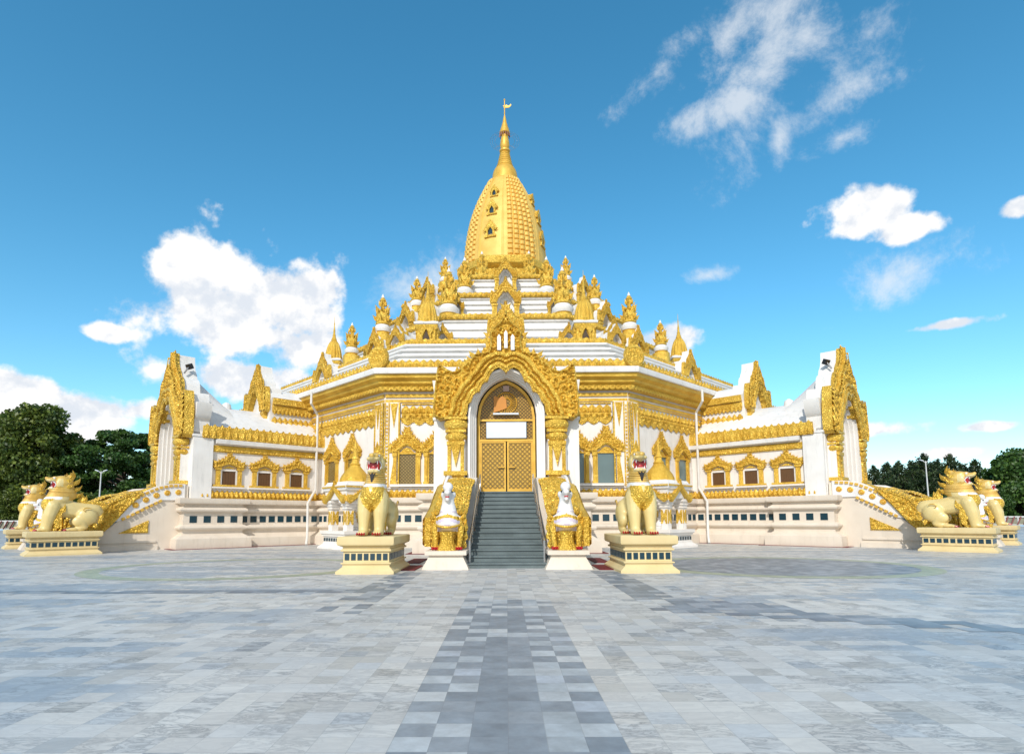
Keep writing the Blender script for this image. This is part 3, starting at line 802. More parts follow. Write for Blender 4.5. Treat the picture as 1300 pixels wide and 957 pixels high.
        mb = MB(); mb.box(-.09, .09, yb-.05, yb, 5.0-.12, 5.0+.05); mb.build('plaque', flat('pink_plaque', (.55, .38, .32)), lun)
        mb = MB(); mb.box(-lw+.05, lw-.05, yb+.02, yb+.06, 3.38, 3.96); tr = mb.build('transom', M['grille_arch'], pg, loc, a)
        mb = MB(); mb.box(-.61, .61, yb-.06, yb, 3.43, 3.92); s_ = mb.build('sign_board', M['sign'], tr)
        mb = MB(); mb.box(-.63, .63, yb-.05, yb+.01, 3.41, 3.94); mb.build('sign_rim', M['black'], tr)
    else:
        mb = MB(); mb.box(-lw+.05, lw-.05, yb+.02, yb+.06, 3.38, 3.96); mb.build('transom', M['grille_arch'], pg, loc, a)
    for s in (-1, 1):
        mb = MB(); x0, x1 = sorted((s*.02, s*(lw-.045)))
        mb.box(x0, x0+.05, yb-.03, yb+.06, 1.80, 3.34); mb.box(x1-.05, x1, yb-.03, yb+.06, 1.80, 3.34)
        mb.box(x0+.05, x1-.05, yb-.03, yb+.06, 1.80, 1.88); mb.box(x0+.05, x1-.05, yb-.03, yb+.06, 3.28, 3.34)
        dr = mb.build('door', M['gold_smooth'], pg, loc, a)
        mb = MB(); mb.box(x0+.05, x1-.05, yb, yb+.03, 1.88, 3.28); mb.build('door_grille', M['grille'], dr)
        mb = MB(); mb.box(s*.16-.1, s*.16+.1, yb-.08, yb-.04, 2.52, 2.55); mb.build('handle', M['gold_smooth'], dr)
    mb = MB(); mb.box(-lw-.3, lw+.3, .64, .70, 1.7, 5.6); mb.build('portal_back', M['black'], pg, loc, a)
    mb = MB(); mb.box(-lw-.2, lw+.2, -.55, .62, 1.66, 1.755); mb.build('threshold', M['granite'], pg, loc, a)
    # white corner piers with rounded heads beside the gable
    for s in (-1, 1):
        mb = MB(); x0, x1 = sorted((s*1.84, s*2.16))
        mb.box(x0, x1, .02, .68, 1.722, 3.92); mb.box(x0-.03, x1+.03, -.02, .70, 3.92, 4.0)
        prof = [(0, 0), (.0, .55), (.22, .75), (.30, 1.2), (.05, 1.2), (-.1, .9), (-.22, .6), (-.28, .2), (-.24, 0)]
        mb.prism([(s*(x*.75)+s*2.0, z*.95+4.0) for x, z in prof], .56, .05)
        mb.build('pier', M['roof'], pg, loc, a)

entrance(0, 17.0, True)
for a in (-PI/4, PI/4): entrance(a, 17.7, False)
GO = GO_SIDE

# wings --------------------------------------------------------------
def wing(a, d1, sides, low=True):
    ca, sa = math.cos(a), math.sin(a)
    W = 2.05; d0 = 12.5
    rect = [(-W, -d1), (W, -d1), (W, -d0), (-W, -d0)]
    mb = MB(); sweep(mb, rect, [(o, z-.006) for o, z in BASE]); mb.build('wing_base', M['cream'], pg, (0, 0, 0), a)
    r2 = [(-W-.22, -d1-.35), (W+.22, -d1-.35), (W+.22, -d1+1.3), (-W-.22, -d1+1.3)]
    mb = MB(); sweep(mb, r2, [(o, z+.004) for o, z in BASE], True); mb.build('portal_base', M['cream'], pg, (0, 0, 0), a)
    rw = [(-W, -d1+.41), (W, -d1+.41), (W, -d0), (-W, -d0)]
    mb = MB(); sweep(mb, rw, [(0, 1.70), (0, 3.9)]); mb.build('wing_wall', M['white'], pg, (0, 0, 0), a)
    mb = MB(); sweep(mb, r2, [(.40, .012), (.58, .012), (.58, .0)]); sweep(mb, rect, [(.40, .016), (.52, .016), (.52, .0)]); mb.build('red_gutter', M['darkred'], pg, (0, 0, 0), a)
    # roof vault
    mb = MB(); dr = d1+.0
    prof = [(W+.02, 4.02), (W-.1, 4.22), (1.75, 4.45), (1.4, 4.72), (1.0, 4.98), (.55, 5.22), (.2, 5.36), (0, 5.42)]
    full = prof+[(-x, z) for x, z in reversed(prof[:-1])]
    n = len(full); vs = [(x, -d0, z) for x, z in full]+[(x, -dr, z) for x, z in full]
    # the ridge climbs to the gable over the last stretch
    vs2 = [(x, -dr-.0, z) for x, z in full]
    mb.add(vs, [(i, i+1, i+1+n, i+n) for i in range(n-1)])
    up = [(x*.9, z+(1.3 if abs(x) < 1.2 else .75)*max(0, 1-abs(x)/2.2)) for x, z in full]
    vs = [(x*.96, -dr+1.5, z+.01) for x, z in full]+[(x, -dr-.05, z) for x, z in up]
    mb.add(vs, [(i, i+1, i+1+n, i+n) for i in range(n-1)])
    mb.build('wing_roof', M['roof'], pg, (0, 0, 0), a)
    mb = MB(); mb.lathe([(.16, 5.2), (.2, 5.4), (.16, 5.58), (.05, 5.66)], 12, Tr(0, -dr+1.55, 0)); mb.build('ridge_knob', M['roof'], pg, (0, 0, 0), a)
    # ledge
    mb = MB(); sweep(mb, [(-W, -d1+.72), (W, -d1+.72), (W, -d0), (-W, -d0)], [(0.01, 3.66), (.10, 3.68), (.20, 3.72), (.22, 3.86), (.16, 3.88), (-.3, 3.885)]); mb.build('wing_cornice', M['roof'], pg, (0, 0, 0), a)
    for s in sides:
        m0 = Rz(PI/2*s)      # face frame: outward is +-x of the wing
        # frame: local x runs along the wing, local -y outward
        def F(mb_, name, mat, z=0):
            pass
        x0, x1 = 12.6, d1-.05
        # place in wing frame: point(t along d, outward o) -> (s*(W+o), -t)
        def place(mb_, name, mat, sm=35):
            o = mb_.build(name, mat, pg, (0, 0, 0), a, sm); return o
        def fm():       # matrix from facade frame (x along, -y outward, z up) centred at d=0
            return Matrix(((0, -s, 0, s*W), (s*1.0, 0, 0, 0), (0, 0, 1, 0), (0, 0, 0, 1)))
        # facade x = s * world y  -> t = -y ; x range: y from -x1..-x0 -> fx = s*y
        lo, hi = sorted((s*-x0, s*-x1))
        mb = MB(); mb.m = fm(); n = int((hi-lo)/.24)
        mb.box(lo, hi, -.16, -.06, 3.88, 4.05); petal_row(mb, lo, hi, 3.90, .50, n, .045, 1, -.165, True, .84); place(mb, 'wing_parapet', M['gold'])
        mb = MB(); mb.m = fm(); mb.box(lo, hi, -.05, .03, 3.42, 3.655); carve(mb, [(lo, 3.42), (hi, 3.42), (hi, 3.65), (lo, 3.65)], -.05, .035, .2, .035, seed=2)
        mb.build('wing_frieze', M['gold'], pg, (0, 0, 0), a)
        mb = MB(); mb.m = fm(); mb.box(lo, hi, -.05, .03, 1.722, 1.80); petal_row(mb, lo, hi, 1.77, .27, int((hi-lo)/.17), .07, 1, -.05); place(mb, 'wing_lotus_band', M['gold'])
        mb = MB(); mb.m = fm()
        nn = int((x1-x0)/.33)
        for i in range(nn):
            c = lo+(i+.5)*(hi-lo)/nn; mb.box(c-.115, c+.115, -.172, -.1, .885, 1.115)
        place(mb, 'base_tiles', M['tile'], 0)
        mb = MB(); mb.m = fm()
        for i in range(4):
            c = s*-(d1-1.15+i*.45); mb.box(c-.115, c+.115, -.392, -.3, .889, 1.119)
        place(mb, 'base_tiles', M['tile'], 0)
        if low:
            for dd in (13.85, 15.12, 16.42):
                p = Rz(a) @ Vector((s*W, -dd, 0)); key = 'b'
                rz = a+s*PI/2
                if key not in wa: wa[key] = window_b(pg, (p.x, p.y, 2.24), rz)
                else:
                    c = copy_tree(wa[key], pg); c.location = (p.x, p.y, 2.24); c.rotation_euler = (0, 0, rz)
    # raised inner bay with its own small gable
    w2 = 1.08; db = 14.6
    rb = [(-w2, -db), (w2, -db), (w2, -d0+.8), (-w2, -d0+.8)]
    mb = MB(); sweep(mb, rb, [(0, 4.3), (0, 5.62)]); mb.build('upper_wall', M['white'], pg, (0, 0, 0), a)
    mb = MB(); pr = [(w2+.1, 5.9), (w2-.05, 6.1), (.75, 6.25), (.4, 6.36), (0, 6.40)]; fu = pr+[(-x, z) for x, z in reversed(pr[:-1])]
    mb.prism([(x, z) for x, z in fu]+[(-w2, 5.6), (w2, 5.6)], -11.5, -db+.02); mb.build('upper_roof', M['roof'], pg, (0, 0, 0), a)
    for s in sides:
        mb = MB(); mb.m = Matrix(((0, -s, 0, s*w2), (s*1.0, 0, 0, 0), (0, 0, 1, 0), (0, 0, 0, 1)))
        lo, hi = sorted((s*-12.5, s*-(db-.1)))
        mb.box(lo, hi, -.14, .02, 5.62, 5.88); mb.box(lo, hi, -.07, .02, 5.40, 5.60); petal_row(mb, lo, hi, 5.42, .2, 12, .05, -1, -.06)
        petal_row(mb, lo, hi, 4.76, .38, 9, .08, 1, -.02); mb.box(lo, hi, -.05, .02, 4.72, 4.79)
        mb.build('upper_frieze', M['gold'], pg, (0, 0, 0), a)
    p = Rz(a) @ Vector((0, -db, 0)); k = .52
    g = gable_front(k, .62, .2, .04, .26, 4).build('upper_gable', M['gold'], pg, (p.x, p.y, 5.32), a)
    mb = MB(); half = [(x*k*.93, z*.62*.985) for x, z in GO[:20]]+[(1.0, .1), (1.0, -1.0), (.52, -1.0), (.52, .25), (.3, .62), (0, .86)]
    for s in (1, -1): mb.prism([(s*x, z) for x, z in half], .5, .003)
    mb.build('upper_gable_back', M['roof'], pg, (p.x, p.y, 5.32), a)
    for s in (-1, 1):
        mb = MB(); x0, x1 = sorted((s*.62, s*.88)); mb.box(x0, x1, -.16, 0, -.9, 0); mb.box(x0-.03, x1+.03, -.19, .0, -.1, .02)
        mb.build('upper_column', M['gold'], pg, (p.x, p.y, 5.32), a)
    mb = MB(); mb.box(-.6, .6, .4, .45, -1.0, .9); mb.build('upper_niche', M['grille_win'], pg, (p.x, p.y, 5.32), a)
wing(0, 16.75, (-1, 1), False)
for a in (-PI/4, PI/4): wing(a, 17.45, (-1, 1))

# roof dormers, pots and small stupas --------------------------------------------------------------
def dormer_mesh():
    root = gable_front(.36, .40, .14, .03, .26, 6).build('dormer', M['gold'], pg, (0, 0, 0), 0)
    for s in (-1, 1):
        mb = MB(); x0, x1 = sorted((s*.42, s*.66)); mb.box(x0, x1, -.12, .1, -.75, 0); mb.box(x0-.03, x1+.03, -.15, .12, -.12, -.02); mb.box(x0-.04, x1+.04, -.16, .12, -.75, -.62)
        mb.build('dormer_column', M['gold'], root)
    mb = MB(); half = [(x*.335, z*.39) for x, z in GO[:20]]+[(.62, .05), (.62, -.75), (.40, -.75), (.40, 0), (.26, .34), (.1, .52), (0, .60)]
    for s in (1, -1): mb.prism([(s*x, z) for x, z in half], .34, .003)
    mb.prism([(.5, -.75), (.5, .3), (.25, .72), (0, .95), (-.25, .72), (-.5, .3), (-.5, -.75)], 2.2, .34)
    mb.build('dormer_roof', M['roof'], root)
    return root
dm = None
def put(o, a, d, z, s=1.0, dz=0):
    global dm
    o.location = (d*math.sin(a), -d*math.cos(a), z); o.rotation_euler = (0, 0, a); o.scale = (s, s, s)
first = dormer_mesh(); used = False
for a in (0, -PI/4, PI/4):
    fr = (a == 0)
    for d, zap, s in (((12.5 if fr else 11.75), 8.55, 1.0), ((9.75 if fr else 9.08), 10.34, 1.05), ((8.1 if fr else 7.25), 12.15, .95), ((6.5 if fr else 5.9), 13.85, .80)):
        o = first if not used else copy_tree(first, pg); used = True
        put(o, a, d, zap-1.37*s, s)
for sg in (-1, 1):
    for x, y, z, sc_, an in ((2.75, -9.45, 8.65, .62, .18), (4.75, -8.75, 8.85, .66, .55), (2.3, -7.75, 10.75, .5, .15), (3.9, -7.1, 10.9, .55, .6), (4.45, -11.3, 8.0, .6, .5)):
        o = copy_tree(first, pg); o.location = (sg*x, y, z); o.scale = (sc_,)*3; o.rotation_euler = (0, 0, sg*an)
def pot():
    mb = MB(); mb.lathe([(.40, -.1), (.46, .02), (.46, .10), (.38, .14), (.34, .22)], 20); r = mb.build('roof_pot', M['roof'], pg)
    mb = MB(); mb.lathe([(.28, .22), (.36, .26), (.37, .32), (.27, .38), (.34, .48), (.37, .58), (.34, .68), (.24, .76), (.20, .80), (.27, .86), (.27, .90), (.14, .94), (.10, 1.1), (.14, 1.2), (.13, 1.34), (.17, 1.38), (.15, 1.44), (.06, 1.56)], 20)
    for k in range(8):
        a = k*PI/4+.2; mb.m = Rz(a) @ Tr(0, -.30, 0)
        for (x, z, s, an) in ((0, .30, .32, 0), (0, .62, .34, .0)):
            leaf(mb, 0, z, s, 0, .1, 0, 1)
    for k in range(6):
        a = k*PI/3; mb.m = Rz(a)
        leaf(mb, .18, .78, .46, -.55, .07, 0, 1); leaf(mb, .30, .45, .34, -.9, .07, 0, 1); leaf(mb, .12, 1.15, .28, -.4, .05, 0, 1)
    mb.m = I4; mb.build('pot_carving', M['gold'], r)
    mb = MB(); mb.lathe([(.07, 1.5), (.09, 1.54), (.06, 1.62), (.01, 1.72)], 10); mb.build('pot_tip', M['roof'], r)
    mb = MB(); mb.lathe([(.40, -.5), (.43, -.42), (.36, -.35), (.36, -.14), (.40, -.1)], 20); mb.build('pot_stand', M['gold_fine'], r)
    return r
pt = pot(); used = False
def put_pot(x, y, z, h):
    global used
    o = pt if not used else copy_tree(pt, pg); used = True
    s = h/1.6; o.location = (x, y, z+.12*s); o.scale = (s*.86, s*.86, s); o.rotation_euler = (0, 0, random.random())
for sg in (-1, 1):
    put_pot(sg*2.63, -8.2, 10.3, 2.0); put_pot(sg*2.02, -6.55, 11.85, 1.75); put_pot(sg*1.25, -4.5, 13.35, 1.55)
    for d, z, h in ((10.35, 8.75, 1.35), (8.67, 10.15, 1.75), (6.6, 12.0, 1.5), (4.7, 13.9, 1.3)):
        put_pot(sg*d/math.sqrt(2), -d/math.sqrt(2), z, h)
        mb = MB(); mb.lathe([(.42, -.9*h), (.40, -.1)], 12); mb.build('pot_pier', M['gold_fine'], pg, (sg*d/math.sqrt(2), -d/math.sqrt(2), z))
def stupa(parent, name='roof_stupa'):
    """square niche storey, curved ribbed dome and tall spire; about 3.6 units high"""
    mb = MB(); sq = [(.55, -.55), (.55, .55), (-.55, .55), (-.55, -.55)]
    sweep(mb, sq, [(.08, 0), (.08, .12), (0, .16), (0, .85), (.10, .92), (.14, 1.0), (.14, 1.08), (-.1, 1.12)], True)
    for k in range(4):
        mb.m = Rz(k*PI/2) @ Tr(0, -.58, 0); half = [(0, 1.35), (.07, 1.15), (.2, 1.02), (.32, .9), (.40, .92), (.42, .78), (.3, .7), (.3, .1), (.22, .1), (.22, .55), (.1, .78), (0, .86)]
        mb.prism(mirror(half), .05, -.1); crockets(mb, half[:5], .13, .1, .09, -.06, .05, .8)
    mb.m = I4
    r = mb.build(name, M['gold'], parent)
    for k in range(4):
        mb = MB(); mb.m = Rz(k*PI/2) @ Tr(0, -.57, 0); mb.prism(mirror([(0, .84), (.2, .5), (.2, .1)]), .03, -.02)
        mb.build('niche_opening', M['bark'], r)
    mb = MB(); sweep(mb, sq, [(.16, 1.08), (.20, 1.12), (.20, 1.18), (.05, 1.22), (-.02, 1.26), (-.2, 1.27)], True); mb.build('eave', M['roof'], r)
    mb = MB(); mb.lathe([(.60, 1.22), (.60, 1.40), (.56, 1.6), (.49, 1.85), (.39, 2.06), (.28, 2.2), (.20, 2.26)], 64, None, .05, 16)
    mb.lathe([(.20, 2.24), (.22, 2.28), (.17, 2.40), (.11, 2.52), (.13, 2.56), (.09, 2.62), (.07, 2.8), (.08, 2.84), (.05, 2.92), (.03, 3.15), (.045, 3.18), (.02, 3.3), (.008, 3.62)], 16)
    mb.build('dome', M['gold_fine'], r)
    return r
sp = stupa(pg)
for i, (x, y, z, s) in enumerate(((-3.3, -10.35, 7.95, 1.0), (3.3, -10.35, 7.95, 1.0), (-8.9, -4.9, 7.95, 1.0), (8.9, -4.9, 7.95, 1.0))):
    o = sp if i == 0 else copy_tree(sp, pg)
    o.location = (x, y, z); o.scale = (s*.68, s*.68, s*.97); o.rotation_euler = (0, 0, 0)

# downpipes --------------------------------------------------------------
for sg in (-1, 1):
    q = lambda d, w, z: (sg*(d-w)/math.sqrt(2), -(d+w)/math.sqrt(2), z)
    mb = MB(); mb.tube([q(13.5, 2.45, 6.05), q(13.5, 2.45, 5.6), q(13.08, 2.2, 5.2), q(13.08, 2.2, 2.15), q(13.25, 2.35, 2.0), q(13.6, 2.62, 1.6), q(13.6, 2.66, .3), q(13.7, 2.8, .02)], .05, 8)
    mb.build('downpipe', M['pipe'], pg)

# ================================================================== STAIRCASES
def staircase(a, dtop, dfoot, win, wout, label):
    st = thing('staircase', label, 'staircase', (0, CY, 0), a, 'staircases up to the pagoda doors')
    L = dfoot-dtop; n = 15; h = 1.75/n; t = L/n
    mb = MB()
    for i in range(n):
        z = 1.75-i*h-.004; y1 = -(dtop+(i+1)*t) if i else -(dtop+t)
        mb.box(-win, win, -(dtop+(i+1)*t-t*.0), -(dtop-.3) if i == 0 else -(dtop+i*t), 0, z-h if False else z-h*0)
        mb.box(-win, win, -(dtop+(i+1)*t)-.03, -(dtop+(i+1)*t), z-.035, z)
    # top block behind
    mb.build('steps', M['granite'], st)
    dn = dfoot-.55; LL = dn-dtop; G = lambda P: [(dtop+f*LL, z) for f, z in P]
    for s in (-1, 1):
        x0, x1 = sorted((s*win, s*wout)); xo = s*wout
        prof = G([(-.09, 0), (.95, 0), (.95, .40), (.77, .46), (.60, .92), (.50, 1.30), (.36, 1.80), (.18, 2.12), (-.09, 2.17)])
        def side(mb_, loop, xa, xb):       # loop in (d,z), extruded across x
            mb_.prism([(-p[0], p[1]) for p in loop], 0, -1, Matrix(((0, (xa-xb), 0, xa), (1, 0, 0, 0), (0, 0, 1, 0), (0, 0, 0, 1))))
        mb = MB(); side(mb, prof, x0, x1)
        foot = G([(.2, 0), (1.0, 0), (1.0, .15), (.2, .15)])
        side(mb, foot, min(xo, xo+s*.06), max(xo, xo+s*.06)); side(mb, G([(.22, .25), (.92, .25), (.92, .31), (.22, .31)]), min(xo, xo+s*.045), max(xo, xo+s*.045))
        bl = mb.build('balustrade', M['cream'], st)
        def facade(sy):    # matrix: local x = d direction, -y outward on side s
            return Matrix(((0, -s, 0, sy), (-1, 0, 0, 0), (0, 0, 1, 0), (0, 0, 0, 1)))
        strip = G([(-.05, 1.66), (.18, 1.66), (.36, 1.40), (.55, .98), (.66, .92), (.60, 1.25), (.50, 1.60), (.36, 1.92), (.27, 2.08), (.18, 2.18), (.05, 2.22), (-.05, 2.22)])
        mb = MB(); mb.prism(strip, .02, -.05, facade(xo)); mb.build('scroll_strip', M['statue_white'], st)
        mb = MB(); F = facade(xo+s*.05)
        top = G([(0, 2.16), (.10, 2.14), (.20, 2.07), (.30, 1.94), (.42, 1.72)])
        low = G([(.20, 1.62), (.36, 1.34), (.56, 1.00)])
        mid = G([(.02, 1.93), (.12, 1.91), (.22, 1.84), (.34, 1.66), (.48, 1.40)])
        def along(P, gap):
            out = []; V = [Vector(p) for p in P]; tot = sum((V[i+1]-V[i]).length for i in range(len(V)-1)); pos = 0
            while pos <= tot:
                q = pos
                for i in range(len(V)-1):
                    l = (V[i+1]-V[i]).length
                    if q <= l or i == len(V)-2: break
                    q -= l
                dd = (V[i+1]-V[i]).normalized(); out.append((V[i]+dd*q, math.atan2(dd.y, dd.x))); pos += gap
            return out
        for P in (top, low):
            for p, an in along(P, .15):
                c_, s_ = math.cos(an), math.sin(an)
                lp = [(p.x+u*c_-v*s_, p.y+u*s_+v*c_) for u, v in ((-.05, -.042), (.05, -.042), (.05, .042), (-.05, .042))]
                mb.prism(lp, 0, -.04, F)
        for p, an in along(mid, .34):
            mb.lathe([(.095, 0), (.095, .02), (.07, .035), (.05, .02), (.04, .045), (.01, .05)], 14, F @ Tr(p.x, 0, p.y) @ Rx(PI/2))
        mb.build('rosette_row', M['gold_smooth'], bl)
        tri = G([(.30, .56), (.58, .56), (.30, .98)])
        mb = MB(); mb.prism(tri, .02, -.03, facade(xo)); carve(mb, tri, -.03, .04, .17, .035, mat=facade(xo)); mb.build('triangle_panel', M['gold'], bl)
        # scaly gilded body that runs up the balustrade
        body = G([(1.06, .42), (.90, .40), (.76, .50), (.68, .72), (.60, 1.02), (.50, 1.42), (.36, 1.90), (.50, 1.84), (.66, 1.60), (.85, 1.25), (1.06, 1.02)])
        mb = MB(); mb.prism(body, .02, -.10, facade(xo)); carve(mb, body, -.10, .07, .20, .035, seed=8, mat=facade(xo), rot=.5)
        xi = s*(win+.03); w_ = abs(xo-xi)
        # top surface: overlapping scales, as a strip following the slope
        tp = G([(.26, 2.02), (.36, 1.90), (.50, 1.83), (.66, 1.59), (.85, 1.24), (1.04, 1.02)])
        rows = 110; cols = 44; vs = []; fs = []; V = [Vector(p) for p in tp]; tot = sum((V[i+1]-V[i]).length for i in range(len(V)-1))
        ll = []
        for r_ in range(rows+1):
            q = tot*r_/rows; qq = q
            for i in range(len(V)-1):
                l = (V[i+1]-V[i]).length
                if qq <= l or i == len(V)-2: break
                qq -= l
            dd = (V[i+1]-V[i]).normalized(); p = V[i]+dd*qq; nrm = Vector((-dd.y, dd.x));
            if nrm.y < 0: nrm = -nrm
            for c in range(cols+1):
                u = (c/cols-.5)*2; w = u*w_/2; hgt = .10*math.sqrt(max(0, 1-u*u*.9))
                ll.append((w, q, p.x, p.y, nrm.x, nrm.y, hgt))
        A = np.array(ll); Hh = relief_scale(A[:, 0]+5, A[:, 1], w_/5)
        for k, (w, q, px, pz, nx_, nz_, hg) in enumerate(ll):
            e = hg+.05*Hh[k]-.05; vs.append(((xo+xi)/2+w, -(px+nx_*e), pz+nz_*e))
        for r_ in range(rows):
            for c in range(cols):
                i = r_*(cols+1)+c; fs.append((i, i+1, i+cols+2, i+cols+1))
        F1 = [f for f in fs if max(Hh[q] for q in f) > .1]; F2 = [f for f in fs if max(Hh[q] for q in f) <= .1]
        mb.add(vs, F1); mb.cur = 1; mb.add(vs, F2); mb.build('scaly_body', [M['gold'], M['statue_white']], st)
        # end plinth
        px0, px1 = x0-.05, x1+.05
        sq = [(px0+.1, -(dn+.75)), (px1-.1, -(dn+.75)), (px1-.1, -(dn-.15)), (px0+.1, -(dn-.15))]
        mb = MB(); sweep(mb, sq, [(.12, 0), (.10, .05), (.0, .24), (.0, .27), (.07, .28), (.07, .36)], True); mb.build('end_plinth', M['cream'], st)
        # steel handrail
        hx = s*(win-.06); mb = MB()
        zt = lambda d: 1.75-(d-dtop)/t*h
        mb.tube([(hx, -(dtop+.15), 1.72), (hx, -(dtop+.15), 2.25), (hx, -(dfoot-.1), zt(dfoot-.1)+.5), (hx, -(dfoot-.1), 0)], .022, 6)
        mb.tube([(hx, -(dtop+.15), 1.98), (hx, -(dfoot-.1), zt(dfoot-.1)+.26)], .015, 6)
        for k in range(1, 5):
            d = dtop+.15+(L-.25)*k/5; mb.tube([(hx, -d, zt(d)-.1), (hx, -d, 2.25-(d-dtop-.15)/(L-.25)*(2.25-zt(dfoot-.1)-.5))], .014, 6)
        mb.build('handrail', M['steel'], st)
    return st, dn
LAB = {0: 'front', -1: 'left', 1: 'right'}
s0, dn0 = staircase(0, 17.25, 22.35, .82, 1.60, 'grey granite steps in the middle of the picture, leading up to the golden double door')
s1, dn1 = staircase(-PI/4, 18.0, 21.55, 1.25, 2.02, 'staircase on the left wing, seen side-on behind the left pair of lions')
s2, dn2 = staircase(PI/4, 18.0, 21.55, 1.25, 2.02, 'staircase on the right wing, seen side-on behind the right pair of lions')

# ================================================================== organic figures
def remeshed(prims, voxel=.022, smooth=6):
    """union of tapered limbs and ellipsoids turned into one continuous skin"""
    bm = bmesh.new()
    def ell(c, r, rot=None):
        res = bmesh.ops.create_icosphere(bm, subdivisions=3, radius=1.0)
        m = Tr(*c) @ (rot or I4) @ Sc(*r); bmesh.ops.transform(bm, matrix=m, verts=res['verts'])
    for p in prims:
        if p[0] == 'e': ell(p[1], p[2], p[3] if len(p) > 3 else None)
        else:
            P = [Vector(q[:3]) for q in p[1]]; rr = [q[3] for q in p[1]]
            for i in range(len(P)-1):
                L = (P[i+1]-P[i]).length; n = max(2, int(L/.03))
                for k in range(n+1):
                    t = k/n; c = P[i].lerp(P[i+1], t); r = rr[i]+(rr[i+1]-rr[i])*t
                    res = bmesh.ops.create_icosphere(bm, subdivisions=2, radius=r); bmesh.ops.translate(bm, vec=c, verts=res['verts'])
    me = bpy.data.meshes.new('tmp'); bm.to_mesh(me); bm.free()
    o = bpy.data.objects.new('tmp', me); COL.objects.link(o)
    md = o.modifiers.new('r', 'REMESH'); md.mode = 'VOXEL'; md.voxel_size = voxel
    sm = o.modifiers.new('s', 'SMOOTH'); sm.iterations = smooth; sm.factor = .6
    dg = bpy.context.evaluated_depsgraph_get(); out = bpy.data.meshes.new_from_object(o.evaluated_get(dg))
    bpy.data.objects.remove(o); bpy.data.meshes.remove(me)
    out.polygons.foreach_set('use_smooth', [True]*len(out.polygons))
    return out

